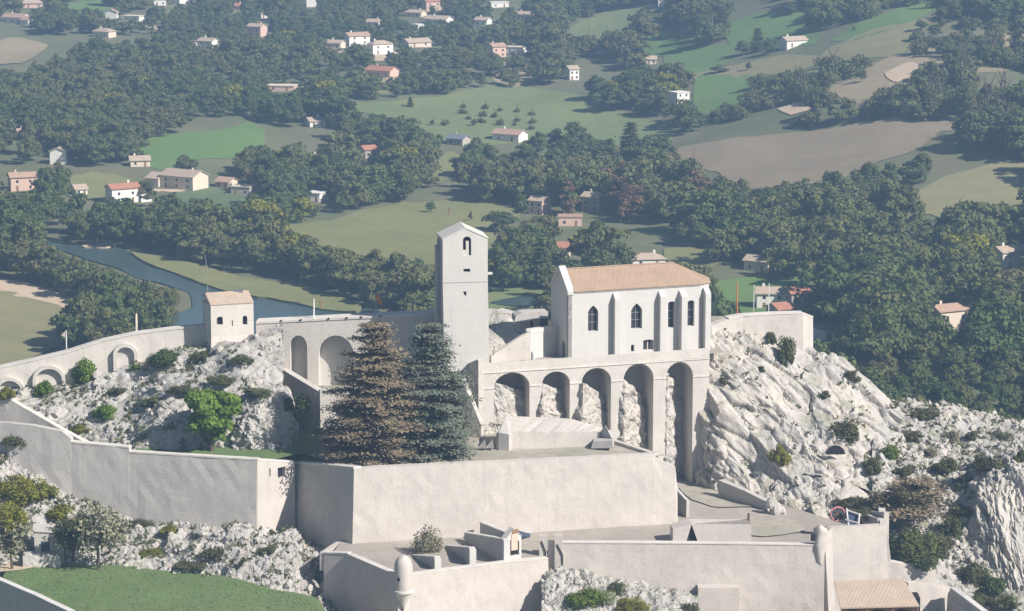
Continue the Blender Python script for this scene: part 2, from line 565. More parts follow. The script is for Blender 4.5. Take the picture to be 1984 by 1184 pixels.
RIVER = [(60, 455), (110, 462), (165, 478), (235, 482), (262, 494), (300, 510), (380, 530), (450, 552), (560, 572), (640, 585), (730, 600), (800, 640), (330, 660), (330, 612), (372, 596), (366, 568), (310, 548), (262, 538), (230, 520), (178, 505), (112, 482)]
SPIT = [(252, 488), (300, 493), (340, 500), (385, 511), (440, 528), (470, 536), (520, 543), (575, 550), (640, 568), (700, 592), (690, 604), (620, 597), (560, 584), (500, 574), (440, 562), (385, 545), (330, 524), (285, 508)]
FIELDS = [
 # name, visible outline in the photograph, colours
 ('meadow', [(265, 278), (330, 262), (400, 255), (475, 240), (515, 258), (502, 285), (440, 292), (370, 298), (332, 314), (290, 305)], 'green'),
 ('meadow', [(630, 207), (760, 197), (850, 187), (950, 169), (1090, 178), (1160, 195), (1200, 215), (1310, 238), (1290, 262), (1170, 268), (1130, 240), (1080, 250), (1000, 262), (940, 265), (868, 266), (800, 236), (700, 217)], 'meadow'),
 ('meadow', [(540, 440), (640, 425), (720, 402), (800, 393), (900, 390), (1005, 405), (1000, 425), (950, 440), (965, 462), (900, 480), (850, 497), (800, 505), (740, 490), (700, 478), (600, 465)], 'olive'),
 ('meadow', [(1075, 66), (1150, 30), (1240, 14), (1300, 4), (1215, 45), (1190, 62), (1120, 68)], 'meadow'),
 ('meadow', [(1225, 66), (1330, 58), (1348, 76), (1300, 94), (1235, 84)], 'green'),
 ('meadow', [(1405, 48), (1480, 22), (1560, 30), (1592, 44), (1580, 70), (1510, 72), (1450, 85), (1415, 80)], 'green'),
 ('meadow', [(1612, 62), (1700, 30), (1800, 0), (1836, 4), (1790, 32), (1700, 54), (1620, 66)], 'green'),
 ('hillside_field', [(1590, 102), (1612, 74), (1700, 58), (1790, 36), (1800, 48), (1740, 75), (1780, 72), (1740, 92), (1640, 106)], 'hay'),
 ('meadow', [(1290, 102), (1400, 90), (1425, 100), (1400, 112), (1335, 133), (1292, 118)], 'green'),
 ('hillside_field', [(1345, 128), (1500, 110), (1600, 108), (1590, 124), (1480, 140), (1365, 146)], 'hay'),
 ('meadow', [(1355, 150), (1465, 148), (1468, 165), (1440, 192), (1350, 208), (1345, 180)], 'green'),
 ('ploughed_field', [(1280, 293), (1430, 270), (1560, 255), (1730, 232), (1900, 234), (1860, 250), (1820, 262), (1775, 294), (1700, 304), (1640, 328), (1570, 343), (1520, 356), (1470, 353), (1405, 338), (1395, 320), (1350, 315), (1310, 306)], 'brown'),
 ('hillside_field', [(1740, 378), (1830, 345), (2010, 306), (2010, 384), (1900, 386), (1830, 408), (1790, 402)], 'olivebrown'),
 ('river_field', [(-60, 560), (0, 564), (60, 575), (130, 596), (200, 616), (225, 622), (205, 645), (120, 672), (-60, 740)], 'olivebrown'),
 ('sandy_verge', [(-60, 536), (0, 540), (60, 551), (130, 574), (200, 598), (238, 611), (222, 634), (190, 622), (110, 596), (0, 566), (-60, 560)], 'sand'),
 ('meadow', [(1288, 482), (1380, 483), (1440, 495), (1350, 514), (1300, 502)], 'olive'),
 ('meadow', [(100, 352), (180, 334), (255, 350), (230, 366), (150, 370)], 'olive'),
 ('meadow', [(335, 374), (420, 368), (492, 366), (480, 382), (430, 388), (350, 388)], 'bluegreen'),
 ('bare_scar', [(1715, 142), (1768, 122), (1786, 140), (1740, 162)], 'sand'),
 ('bare_scar', [(1508, 212), (1540, 200), (1572, 214), (1530, 228)], 'sand'),
 ('bare_scar', [(1620, 180), (1700, 150), (1720, 165), (1660, 205)], 'dry'),
 ('meadow', [(832, 330), (865, 296), (905, 310), (852, 345)], 'olive'),
 ('meadow', [(945, 570), (1060, 560), (1064, 606), (945, 608)], 'meadow'),
 ('meadow', [(1390, 548), (1560, 540), (1562, 600), (1480, 606), (1392, 606)], 'green'),
 ('dry_field', [(0, 80), (45, 75), (95, 92), (40, 108), (-20, 108)], 'dry'),
 ('meadow', [(130, 4), (240, 0), (200, 14), (140, 18)], 'green'),
]
FM = {
 'green': ground('bright_meadow', (0.123, 0.210, 0.060), (0.100, 0.179, 0.052), (0.153, 0.210, 0.075), .012, .10, (.22, .35, .16)),
 'meadow': ground('soft_meadow', (0.176, 0.210, 0.085), (0.145, 0.189, 0.075), (0.230, 0.224, 0.106), .012, .10, (.22, .35, .16)),
 'olive': ground('olive_meadow', (0.206, 0.210, 0.087), (0.168, 0.184, 0.075), (0.260, 0.237, 0.113), .012, .10, (.22, .35, .16)),
 'brown': ground('ploughed_soil', (0.266, 0.214, 0.141), (0.230, 0.188, 0.125), (0.316, 0.264, 0.172), .012, .10, (.35, .5, .25)),
 'hay': ground('hay_meadow', (0.230, 0.210, 0.106), (0.191, 0.196, 0.094), (0.306, 0.252, 0.138), .012, .10, (.3, .8, .15)),
 'olivebrown': ground('stubble_field', (0.238, 0.224, 0.113), (0.206, 0.202, 0.101), (0.306, 0.266, 0.150), .010, .10, (.35, .2, .15)),
 'sand': ground('sandy_soil', (0.528, 0.436, 0.330), (0.521, 0.392, 0.275), (0.429, 0.336, 0.213), .02, .12),
 'dry': ground('dry_scrub_ground', (0.336, 0.266, 0.176), (0.276, 0.231, 0.150), (0.230, 0.210, 0.101), .02, .12),
 'bluegreen': ground('young_crop', (0.115, 0.161, 0.075), (0.100, 0.140, 0.069), (0.138, 0.167, 0.087), .012, .10, (.4, .3, .2)),
}
def to_world(poly, grow=0.0, jit=3.0, seed=0, hitf=hit):
    c = np.mean([p[1] for p in poly])
    q = [(u, v + (grow if v > c else 0)) for u, v in poly]
    return [hitf(u, v) for u, v in smooth_poly(q, 4, jit, seed)]
field_polys = []
for i, (nm, poly, cm) in enumerate(FIELDS):
    grow = 0 if nm in ('sandy_verge', 'bare_scar', 'river_field') else 16
    sheet(nm, to_world(poly, grow, 4.0, i), FM[cm], .12 + .012 * i, terr, 9.0)
    field_polys.append(poly)

flat0 = lambda x, y: np.zeros_like(x)
sheet('river', [PZ(u, v, 0) for u, v in smooth_poly(RIVER, 4)], M['river'], .02, flat0, 25.0)
sheet('grassy_river_spit', [PZ(u, v, .6) for u, v in smooth_poly(SPIT, 4, 2.0)], FM['olive'], .55, lambda x, y: .15 * vnoise(np.stack([x / 9, y / 9, x * 0], -1)), 5.0, skirt=1.0)
sheet('gravel_bar', [PZ(u, v, .3) for u, v in smooth_poly([(160, 473), (212, 470), (228, 474), (205, 479), (165, 478)], 4, 1)], FM['sand'], .3, flat0, 5.0, skirt=.6)
# pond seen between tower and chapel
POND = [(948, 592), (975, 584), (1020, 578), (1050, 580), (1066, 588), (1050, 596), (1000, 599)]
sheet('pond', [hit(u, v) for u, v in smooth_poly(POND, 4)], M['river'], .75, lambda x, y: terr(x, y) * 0 + float(terr(np.array([0.0]), np.array([815.0]))[0]), 20.0, skirt=.0)

# ------------------------------------------------------------------ haze over the valley
hz = MB().box((0, 0, -3), 13400, 13400, 155)
k = bpy.data.materials.new('valley_haze'); k.use_nodes = True
nt = k.node_tree
for n in list(nt.nodes):
    if n.type != 'OUTPUT_MATERIAL': nt.nodes.remove(n)
pv = nt.nodes.new('ShaderNodeVolumePrincipled')
pv.inputs['Color'].default_value = (.42, .65, 1.0, 1)
pv.inputs['Density'].default_value = 0.00024
pv.inputs['Anisotropy'].default_value = 0.1
nt.links.new(pv.outputs[0], nt.nodes['Material Output'].inputs['Volume'])
tag(hz.build('haze', k), kind='stuff')
for nm, poly, cm in (('dirt_lane', [(585, 335), (612, 318), (632, 300), (640, 292), (645, 298), (625, 318), (600, 336), (590, 342)], 'sand'),
                     ('dirt_lane', [(286, 50), (335, 50), (392, 55), (390, 59), (330, 56), (288, 54)], 'sand'),
                     ('bare_yard', [(640, 100), (700, 92), (760, 100), (800, 108), (740, 114), (680, 110)], 'sand'),
                     ('bare_yard', [(690, 142), (760, 134), (775, 150), (720, 160)], 'dry'),
                     ('bare_yard', [(960, 120), (1012, 110), (1030, 150), (985, 165), (955, 150)], 'dry'),
                     ('bare_yard', [(290, 366), (400, 372), (520, 378), (505, 386), (430, 378), (330, 374)], 'sand'),
                     ('garden_terrace', [(180, 120), (330, 112), (350, 122), (220, 134)], 'dry'),
                     ('garden_terrace', [(640, 168), (790, 160), (800, 172), (650, 180)], 'olive'),
                     ('garden_terrace', [(0, 168), (60, 166), (70, 190), (0, 196)], 'dry'),
                     ('garden_terrace', [(900, 66), (990, 60), (1010, 76), (920, 84)], 'meadow'),
                     ('bare_slope', [(1600, 160), (1700, 120), (1800, 90), (1984, 60), (1984, 130), (1820, 150), (1730, 200), (1640, 205)], 'dry'),
                     ('scrub_slope', [(1380, 160), (1480, 146), (1600, 130), (1680, 118), (1640, 160), (1500, 200), (1420, 220)], 'hay')):
    sheet(nm, to_world(poly, 6, 4.0, 77), FM[cm], .09, terr, 9.0)

# ------------------------------------------------------------------ masonry helpers
def strip(mb, pts, thick, zbot, batter=0.0, step=1.2, rows=6, jit=.05, caps=True):
    """a wall under the polyline of its front top edge (left to right as seen from the camera)"""
    pts = [Vector(p) for p in pts]
    zb = zbot if isinstance(zbot, (list, tuple)) else [zbot] * len(pts)
    R = []
    for i in range(len(pts) - 1):
        n = max(1, int((pts[i + 1] - pts[i]).length / step))
        for k in range(n):
            t = k / n
            R.append((pts[i].lerp(pts[i + 1], t), zb[i] + (zb[i + 1] - zb[i]) * t, i, t))
    R.append((pts[-1], zb[-1], len(pts) - 2, 1.0))
    segn = []
    for i in range(len(pts) - 1):
        d = (pts[i + 1] - pts[i]); d.z = 0
        d = d.normalized() if d.length > 1e-6 else (segn[-1].cross(Vector((0, 0, -1))) if segn else Vector((1, 0, 0)))
        segn.append(Vector((d.y, -d.x, 0)))
    def nrm(i, t):
        a = segn[i]
        b = segn[i - 1] if t == 0 and i > 0 else (segn[min(i + 1, len(segn) - 1)] if t == 1 else a)
        m = (a + b)
        m = m.normalized() if m.length > 1e-4 else a
        return m / max(.45, m.dot(a))
    cols = []
    for p, z0, i, t in R:
        n = nrm(i, t)
        col = []
        for j in range(rows + 1):
            f = j / rows
            z = p.z * (1 - f) + z0 * f
            q = Vector((p.x, p.y, z)) + n * (batter * (p.z - z))
            w = jit * mnoise.noise(q * .55) + jit * .6 * mnoise.noise(q * 1.7)
            q = q + n * w
            if j == 0: q.z += jit * .8 * mnoise.noise(q * .8 + Vector((7, 3, 1)))
            col.append(q)
        col.append(Vector((p.x, p.y, z0)) - n * thick)
        tb = col[0] - n * thick
        col.append(tb)
        cols.append(col)
    m = rows + 3
    vs = [q for c in cols for q in c]
    fs = []
    for a in range(len(cols) - 1):
        for j in range(m):
            b, c = a * m + j, a * m + (j + 1) % m
            fs.append((b, c, c + m, b + m))
    if caps:
        fs.append(tuple(range(m))); fs.append(tuple(range((len(cols) - 1) * m, len(cols) * m))[::-1])
    mb.add(vs, fs)
    return mb
def coping(mb, pts, thick, h=.22, over=.10, step=1.2):
    q = [Vector(p) + Vector((0, 0, h)) for p in pts]
    d = []
    for i, p in enumerate(q):
        a = q[max(i - 1, 0)]; b = q[min(i + 1, len(q) - 1)]
        t = b - a; t.z = 0; t = t.normalized() if t.length else Vector((1, 0, 0))
        d.append(p + Vector((t.y, -t.x, 0)) * over)
    return strip(mb, d, thick + 2 * over, [p.z - h - .04 for p in q], 0, step, 1, .035)

class Plane:
    """a vertical wall plane through the plan line A-B (left to right), front normal towards the camera"""
    def __init__(s, A, B):
        s.p = Vector((A[0], A[1], 0)); d = Vector((B[0] - A[0], B[1] - A[1], 0))
        s.len = d.length; s.d = d.normalized(); s.n = Vector((s.d.y, -s.d.x, 0))
    def px(s, u, v):
        r = Vector(ray(u, v)); o = Vector((0, 0, CAMZ))
        t = (s.p - o).dot(s.n) / r.dot(s.n)
        w = o + r * t
        return ((w - s.p).dot(s.d), w.z)
    def at(s, a, z, out=0.0):
        return Vector((s.p.x, s.p.y, z)) + s.d * a + s.n * out
    def shift(s, out):
        q = Plane(s.at(0, 0, out), s.at(s.len, 0, out)); return q
def panel(mb, pl, outer, holes=(), depth=.5, thick=None, back=False, grid=None):
    """front face with openings, their reveals, and the outer edges"""
    polys = [list(outer)] + [list(h) for h in holes]
    flat = [p for q in polys for p in q]
    tris = geometry.tessellate_polygon([[Vector((a, z, 0)) for a, z in q] for q in polys])
    mb.add([pl.at(a, z) for a, z in flat], [tuple(t) for t in tris])
    th = thick if thick is not None else depth
    if back:
        mb.add([pl.at(a, z, -th) for a, z in flat], [tuple(t)[::-1] for t in tris])
    for k, q in enumerate(polys):
        dp = th if k == 0 else (th if back else depth)
        n = len(q)
        vs = [pl.at(a, z) for a, z in q] + [pl.at(a, z, -dp) for a, z in q]
        mb.add(vs, [(i, (i + 1) % n, (i + 1) % n + n, i + n) for i in range(n)])
    return mb
def pane(mb, pl, poly, out):
    tris = geometry.tessellate_polygon([[Vector((a, z, 0)) for a, z in poly]])
    return mb.add([pl.at(a, z, out) for a, z in poly], [tuple(t) for t in tris])
def slab(mb, pl, poly, o0, o1):
    """a flat piece on the wall between offsets o0 and o1"""
    n = len(poly)
    tris = [tuple(t) for t in geometry.tessellate_polygon([[Vector((a, z, 0)) for a, z in poly]])]
    vs = [pl.at(a, z, o1) for a, z in poly] + [pl.at(a, z, o0) for a, z in poly]
    return mb.add(vs, tris + [tuple(i + n for i in t)[::-1] for t in tris] + [(i, (i + 1) % n, (i + 1) % n + n, i + n) for i in range(n)])
def arch(a0, a1, zb, zs, zc, n=12, pointed=False):
    """opening outline: sides up to the springing zs, crown at zc"""
    c, r = (a0 + a1) / 2, (a1 - a0) / 2
    out = [(a0, zb), (a1, zb)]
    for i in range(n + 1):
        t = math.pi * i / n
        x = math.cos(t)
        y = math.sin(t) if not pointed else (1 - abs(x)) ** .75 * (1 + .25 * abs(x))
        out.append((c + r * x, zs + (zc - zs) * y))
    return out
def rect(a0, a1, z0, z1):
    return [(a0, z0), (a1, z0), (a1, z1), (a0, z1)]

# ------------------------------------------------------------------ rock
def catmull_rows(A, n):
    """resample array A (k, ...) along axis 0 to n samples through Catmull-Rom"""
    k = len(A)
    t = np.linspace(0, k - 1, n)
    i = np.clip(np.floor(t).astype(int), 0, k - 2); f = (t - i)
    sh = (slice(None),) + (None,) * (A.ndim - 1)
    f = f[sh]
    p0 = A[np.maximum(i - 1, 0)]; p1 = A[i]; p2 = A[i + 1]; p3 = A[np.minimum(i + 2, k - 1)]
    c = .5 * (2 * p1 + (p2 - p0) * f + (2 * p0 - 5 * p1 + 4 * p2 - p3) * f ** 2 + (3 * p1 - p0 - 3 * p2 + p3) * f ** 3)
    return .6 * c + .4 * (p1 + (p2 - p1) * f)
ROCKS = []
def rock(name, rows, m, res=.33, amp=1.0, cell=3.0, seed=0, tilt=.5, back=True, stretch=(1, 1, 1), fine=.5, crack=.28):
    """a rock body: a net of measured points (rows top to bottom), with a back slope behind its top edge, broken into blocks"""
    L = max(len(r) for r in rows)
    net = []
    for r in rows:
        a = np.array([tuple(P(*q)) for q in r])
        net.append(catmull_rows(a, L) if len(a) != L else a)
    A = np.array(net)
    if back:
        b1 = A[0] + np.array((0, 7, -1.5)); b2 = A[0] + np.array((0, 18, -14))
        A = np.concatenate([b2[None], b1[None], A])
    wl = np.linalg.norm(np.diff(A, axis=1), axis=2).sum(1).max(); hl = np.linalg.norm(np.diff(A, axis=0), axis=2).sum(0).max()
    nu, nv = int(wl / res) + 2, int(hl / res) + 2
    A = catmull_rows(A, nv)
    A = np.swapaxes(catmull_rows(np.swapaxes(A, 0, 1), nu), 0, 1)
    du = np.gradient(A, axis=1); dv = np.gradient(A, axis=0)
    N = np.cross(dv, du); N /= np.linalg.norm(N, axis=2, keepdims=True) + 1e-9
    if N[..., 1].mean() > 0: N = -N
    ct, st = math.cos(tilt), math.sin(tilt)
    Q = np.stack([A[..., 0] * ct + A[..., 2] * st, A[..., 1], -A[..., 0] * st + A[..., 2] * ct], -1) / np.array(stretch) + seed * 31.7
    warp = .35 * np.stack([fbm(Q / cell * 1.3 + s, 3) for s in (0, 5, 9)], -1)
    f1, f2, idv = worley(Q / cell + warp)
    g1, g2, idg = worley(Q / (cell * .36) + warp * 1.6 + 4.4)
    rid = (1 - np.abs(fbm(Q / (cell * 1.5) + 33, 5))) ** 2
    D = amp * (.6 * fbm(Q / (cell * 3), 3) + .95 * (rid - .5) + .7 * (idv - .5) - crack * 1.6 * np.exp(-(f2 - f1) * 9))
    gate = sst(-.25, .35, fbm(Q / (cell * 2.2) + 77, 2))
    D += amp * fine * gate * (.55 * (idg - .5) - crack * .8 * np.exp(-(g2 - g1) * 8)) + amp * .16 * fine * fbm(Q / (cell * .5), 3)
    e = np.ones_like(D)
    A = A + N * (D * e)[..., None]
    org = A.reshape(-1, 3).mean(0)
    i = (np.arange(nv - 1)[:, None] * nu + np.arange(nu - 1)[None, :]).ravel()
    F = np.stack([i, i + 1, i + nu + 1, i + nu], -1)
    o = link_mesh(name, np_mesh(name, A.reshape(-1, 3) - org, F, [m], False), None, tuple(org))
    ROCKS.append((o, A, N))
    return tag(o, kind='structure')

rock('rock_outcrop', [
    [(-60, 775, 449), (0, 758, 450), (60, 752, 450.5), (130, 738, 451), (200, 715, 452), (260, 692, 453), (320, 672, 453), (400, 672, 452), (470, 664, 450), (548, 640, 454)],
    [(-60, 795, 446), (0, 782, 446), (60, 776, 447), (130, 764, 447), (200, 748, 448), (260, 730, 449), (320, 705, 449), (400, 700, 448), (470, 696, 446), (548, 690, 449)],
    [(-60, 812, 443), (0, 802, 443), (60, 802, 443), (130, 796, 444), (200, 784, 445), (260, 770, 446), (330, 742, 444), (400, 745, 443), (470, 745, 442), (548, 742, 446)],
    [(-60, 830, 441), (0, 826, 441), (60, 825, 441), (130, 825, 441), (200, 818, 442), (260, 808, 442), (330, 785, 439), (400, 790, 439), (470, 790, 439), (548, 790, 444)],
    [(-60, 860, 439), (0, 855, 439), (60, 855, 439), (130, 855, 439), (200, 855, 438.5), (260, 846, 437), (330, 830, 436), (400, 835, 436.5), (470, 835, 437), (548, 838, 442)],
    [(-60, 900, 438), (0, 895, 438), (60, 890, 438), (130, 885, 437.5), (200, 885, 436), (260, 882, 434), (330, 880, 434), (400, 880, 434.5), (470, 882, 436), (548, 886, 441)],
], M['rock'], .30, 1.0, 4.2, 1, .5, stretch=(1.6, 1, .8), fine=.4)
rock('rock_boulder', [
    [(455, 800, 441), (480, 768, 440), (520, 755, 440), (552, 762, 441), (566, 790, 444)],
    [(448, 830, 437), (475, 805, 436), (520, 800, 436), (556, 800, 438), (568, 820, 442)],
    [(446, 866, 435), (470, 868, 434), (520, 870, 434), (560, 868, 436), (570, 868, 441)],
    [(446, 890, 435), (470, 892, 434), (520, 892, 434), (560, 892, 436), (570, 892, 441)],
], M['rock'], .28, .8, 2.0, 2, .3)
rock('cliff', [
    [(1352, 690, 459), (1380, 645, 465), (1440, 640, 467), (1510, 650, 468), (1560, 668, 470), (1610, 690, 470), (1650, 715, 469), (1695, 760, 467), (1745, 808, 465)],
    [(1352, 735, 458), (1392, 700, 460), (1440, 690, 462), (1510, 700, 463), (1560, 712, 465), (1610, 725, 465), (1650, 752, 465), (1695, 790, 464), (1745, 825, 463)],
    [(1352, 790, 457.5), (1400, 760, 457), (1445, 752, 458), (1510, 760, 459), (1560, 775, 460), (1610, 780, 460), (1660, 795, 460), (1700, 815, 460), (1745, 845, 460)],
    [(1352, 850, 457), (1405, 830, 454), (1450, 830, 455), (1510, 838, 454), (1560, 845, 454), (1610, 840, 454), (1660, 845, 455), (1705, 858, 456), (1750, 880, 456)],
    [(1352, 910, 456), (1400, 905, 452), (1450, 905, 451), (1510, 910, 449), (1560, 910, 448), (1610, 905, 448), (1660, 900, 449), (1705, 905, 451), (1750, 915, 451)],
    [(1352, 960, 455), (1400, 955, 449), (1450, 965, 446), (1500, 985, 443), (1550, 992, 440), (1600, 985, 439), (1660, 960, 442), (1705, 955, 444), (1750, 960, 445)],
    [(1352, 1010, 454), (1400, 1010, 447), (1450, 1010, 444), (1500, 1020, 441), (1550, 1025, 438), (1600, 1025, 437), (1660, 1010, 438), (1705, 1000, 440), (1750, 1010, 440)],
], M['cliff'], .30, 1.05, 5.2, 3, .75, stretch=(.62, 1, 2.6), fine=.36, crack=.34)
rock('rubble_slope', [
    [(1690, 775, 470), (1740, 785, 472), (1800, 790, 474), (1860, 795, 476), (1920, 815, 477), (1990, 822, 477), (2090, 835, 477)],
    [(1690, 830, 462), (1740, 838, 463), (1800, 846, 464), (1860, 850, 465), (1920, 862, 465), (1990, 870, 464), (2090, 880, 464)],
    [(1690, 895, 451), (1740, 905, 451), (1800, 905, 452), (1860, 905, 453), (1910, 905, 450), (1990, 905, 447), (2090, 910, 447)],
    [(1690, 960, 442), (1740, 975, 441), (1800, 970, 443), (1850, 965, 444), (1905, 960, 442), (1990, 965, 440), (2090, 970, 440)],
    [(1690, 1030, 432), (1740, 1040, 431), (1800, 1040, 434), (1850, 1030, 437), (1895, 1030, 436), (1990, 1035, 434), (2090, 1040, 434)],
    [(1690, 1110, 424), (1740, 1115, 422), (1800, 1110, 425), (1850, 1105, 429), (1900, 1100, 430), (1990, 1105, 429), (2090, 1110, 429)],
    [(1690, 1240, 410), (1740, 1240, 409), (1800, 1240, 412), (1850, 1240, 418), (1900, 1240, 421), (1990, 1240, 420), (2090, 1240, 420)],
], M['rubble'], .30, .85, 3.4, 4, .8, stretch=(.9, 1, 1.3), fine=.4)
rock('striated_cliff', [
    [(1872, 930, 448), (1895, 900, 449), (1930, 888, 448), (1990, 880, 447), (2100, 880, 447)],
    [(1868, 975, 440), (1898, 950, 438), (1935, 945, 437), (1990, 940, 436), (2100, 940, 436)],
    [(1872, 1030, 436), (1905, 1020, 433.5), (1945, 1015, 432.5), (1990, 1015, 432), (2100, 1010, 432)],
    [(1890, 1095, 433), (1922, 1090, 430), (1955, 1090, 429), (1990, 1090, 428.5), (2100, 1090, 428)],
    [(1915, 1160, 428), (1942, 1160, 427), (1970, 1160, 426), (2000, 1160, 425.5), (2100, 1160, 425)],
    [(1930, 1240, 424), (1952, 1240, 424), (1980, 1240, 423), (2010, 1240, 423), (2100, 1240, 422)],
], M['cliff'], .27, .75, 3.4, 14, .25, stretch=(.42, 1, 4.5), fine=.6, crack=.4)
rock('shadow_ledge', [  # ledge added so its cast shadow stands for a dark crack
    [(1560, 912, 447.6), (1590, 915, 447.2), (1620, 920, 447.0), (1650, 930, 446.2), (1685, 946, 445.0), (1712, 962, 444)],
    [(1558, 917, 446.0), (1590, 921, 445.6), (1620, 926, 445.4), (1650, 936, 444.6), (1685, 952, 443.2), (1714, 968, 442.6)],
    [(1558, 925, 448.0), (1590, 930, 447.6), (1620, 936, 447.4), (1650, 948, 446.6), (1685, 962, 445.4), (1714, 976, 444.5)],
], M['cliff'], .25, .25, 1.6, 15, .4, back=False)
rock('foreground_rocks', [
    [(205, 1035, 427), (260, 1012, 426), (330, 1015, 424.5), (400, 1032, 421), (450, 1028, 419), (500, 1042, 418), (560, 1040, 421), (600, 1070, 421), (650, 1090, 421)],
    [(200, 1062, 421), (260, 1042, 420), (330, 1040, 419), (400, 1052, 416), (450, 1050, 414), (500, 1062, 413), (560, 1072, 415), (600, 1104, 416), (650, 1118, 417)],
    [(195, 1085, 417), (260, 1072, 415.5), (330, 1070, 414), (400, 1080, 411.5), (450, 1085, 410), (500, 1095, 409), (560, 1116, 408), (610, 1145, 410), (660, 1155, 412)],
    [(190, 1106, 414), (250, 1108, 411), (320, 1112, 409.5), (400, 1120, 407), (450, 1132, 404.5), (500, 1142, 403), (560, 1162, 401), (610, 1200, 402), (660, 1215, 406)],
    [(190, 1135, 411), (250, 1138, 408), (320, 1142, 406.5), (400, 1150, 404), (450, 1162, 402), (500, 1172, 400), (560, 1195, 398), (610, 1220, 400), (660, 1240, 404)],
], M['rubble'], .26, 1.15, 2.4, 5, .55, stretch=(1.4, 1, .8))
rock('rocky_bank', [
    [(-70, 830, 438), (0, 845, 437), (40, 875, 436), (90, 910, 434.5), (140, 950, 432), (200, 985, 429), (260, 1010, 428)],
    [(-70, 900, 430), (0, 905, 430), (40, 925, 430), (90, 950, 429), (140, 980, 427), (200, 1010, 426), (260, 1030, 426)],
    [(-70, 970, 423), (0, 970, 424), (40, 985, 424), (90, 1005, 424), (140, 1025, 422.5), (200, 1045, 421), (260, 1055, 421)],
    [(-70, 1050, 416), (0, 1050, 417), (40, 1055, 418), (90, 1062, 418), (140, 1070, 417.5), (200, 1080, 416.5), (260, 1090, 416)],
    [(-70, 1120, 411), (0, 1115, 412), (40, 1110, 413.5), (90, 1105, 414), (140, 1105, 414), (200, 1108, 413), (260, 1115, 413)],
    [(-70, 1160, 409), (0, 1150, 410), (40, 1140, 411), (90, 1140, 411), (140, 1140, 411), (200, 1140, 411), (260, 1145, 411)],
], M['rubble'], .30, .8, 2.2, 6, .4)
rock('arcade_rock', [
    [(925, 770, 447.5), (962, 742, 446.9), (1022, 760, 452.0), (1052, 742, 448.8), (1100, 760, 453.8), (1130, 742, 450.4), (1180, 770, 455.8), (1210, 735, 453.0), (1262, 780, 458.6), (1292, 722, 455.2), (1316, 745, 460.5), (1370, 735, 464)],
    [(925, 800, 446.8), (962, 790, 446.5), (1022, 796, 450.5), (1052, 780, 448.4), (1100, 795, 453.2), (1130, 790, 450.0), (1180, 805, 455.2), (1210, 790, 452.4), (1262, 810, 458.0), (1292, 790, 455.0), (1316, 800, 460.2), (1370, 800, 464)],
    [(925, 840, 446.2), (962, 835, 446.2), (1022, 838, 448.5), (1052, 835, 448), (1100, 838, 451.5), (1130, 840, 449.4), (1180, 845, 454.4), (1210, 850, 452.0), (1262, 860, 457.4), (1292, 860, 455.0), (1316, 865, 460), (1370, 860, 463.5)],
    [(925, 900, 445), (962, 900, 445.8), (1022, 900, 448), (1052, 900, 447.5), (1100, 900, 450), (1130, 900, 449), (1180, 900, 453.5), (1210, 910, 451.6), (1262, 915, 457.0), (1292, 920, 455.0), (1316, 930, 459.8), (1370, 930, 463)],
    [(925, 980, 444), (962, 980, 445.5), (1022, 980, 447), (1052, 980, 447), (1100, 980, 449), (1130, 980, 449), (1180, 980, 453), (1210, 980, 451.5), (1262, 985, 456.8), (1292, 985, 454.8), (1316, 985, 459.5), (1370, 985, 462)],
], M['cliff'], .28, .55, 2.2, 8, .3, back=False)
rock('knoll', [
    [(880, 600, 470), (945, 604, 470), (985, 608, 470), (1020, 626, 470), (1060, 640, 470), (1110, 660, 470)],
    [(880, 660, 462), (945, 650, 461), (985, 650, 461), (1020, 660, 461), (1060, 670, 463), (1110, 690, 463)],
    [(880, 720, 456), (945, 700, 455), (985, 705, 456), (1020, 712, 457), (1060, 715, 459), (1110, 720, 460)],
], M['cliff'], .35, .35, 3.0, 9, .3)
rock('lower_rubble', [
    [(1050, 1120, 408.5), (1090, 1105, 408.5), (1140, 1115, 408.5), (1190, 1130, 408.5), (1250, 1140, 408.5), (1310, 1150, 408.5), (1350, 1165, 409)],
    [(1050, 1150, 404), (1090, 1140, 404), (1140, 1145, 404), (1190, 1152, 404), (1250, 1160, 404.5), (1310, 1168, 405), (1350, 1180, 407)],
    [(1050, 1200, 398), (1090, 1200, 398), (1140, 1200, 398), (1190, 1205, 398), (1250, 1210, 399), (1310, 1215, 400), (1350, 1230, 404)],
], M['rubble'], .28, .7, 1.6, 10, .3)

# ------------------------------------------------------------------ ground inside the fortress
def plan(pts, z):
    return [PZ(u, v, z) for u, v in pts]
gz = lambda z, a=.12, s=6.0: (lambda x, y: z + a * fbm(np.stack([x / s, y / s, x * 0], -1), 3))
sheet('upper_terrace_ground', [(-31.5, 431.6), (-33, 437), (-30, 446), (0, 450), (13.5, 447), (15.3, 439.5), (21.6, 431.6), (24.6, 431.2), (-22.6, 420.4)], M['terrace'], 0, gz(40.9), 1.5)
sheet('upper_terrace_lawn', [(-57.2, 431.5), (-58, 440), (-30, 446), (-29.5, 432.5), (-33.0, 430.6), (-37.8, 425.4)], M['grass'], 0, gz(41.0), 1.5)
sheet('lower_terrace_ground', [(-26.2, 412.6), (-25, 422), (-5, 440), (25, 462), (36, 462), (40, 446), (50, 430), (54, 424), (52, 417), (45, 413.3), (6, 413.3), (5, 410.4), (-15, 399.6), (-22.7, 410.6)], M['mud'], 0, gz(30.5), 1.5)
sheet('grass_patch', [(p.x, p.y) for p in plan(smooth_poly([(1316, 948), (1370, 940), (1420, 942), (1480, 968), (1482, 982), (1400, 985), (1340, 972)], 3, 3), 30.6)], M['terrace'], 0, gz(30.68), 1.2)
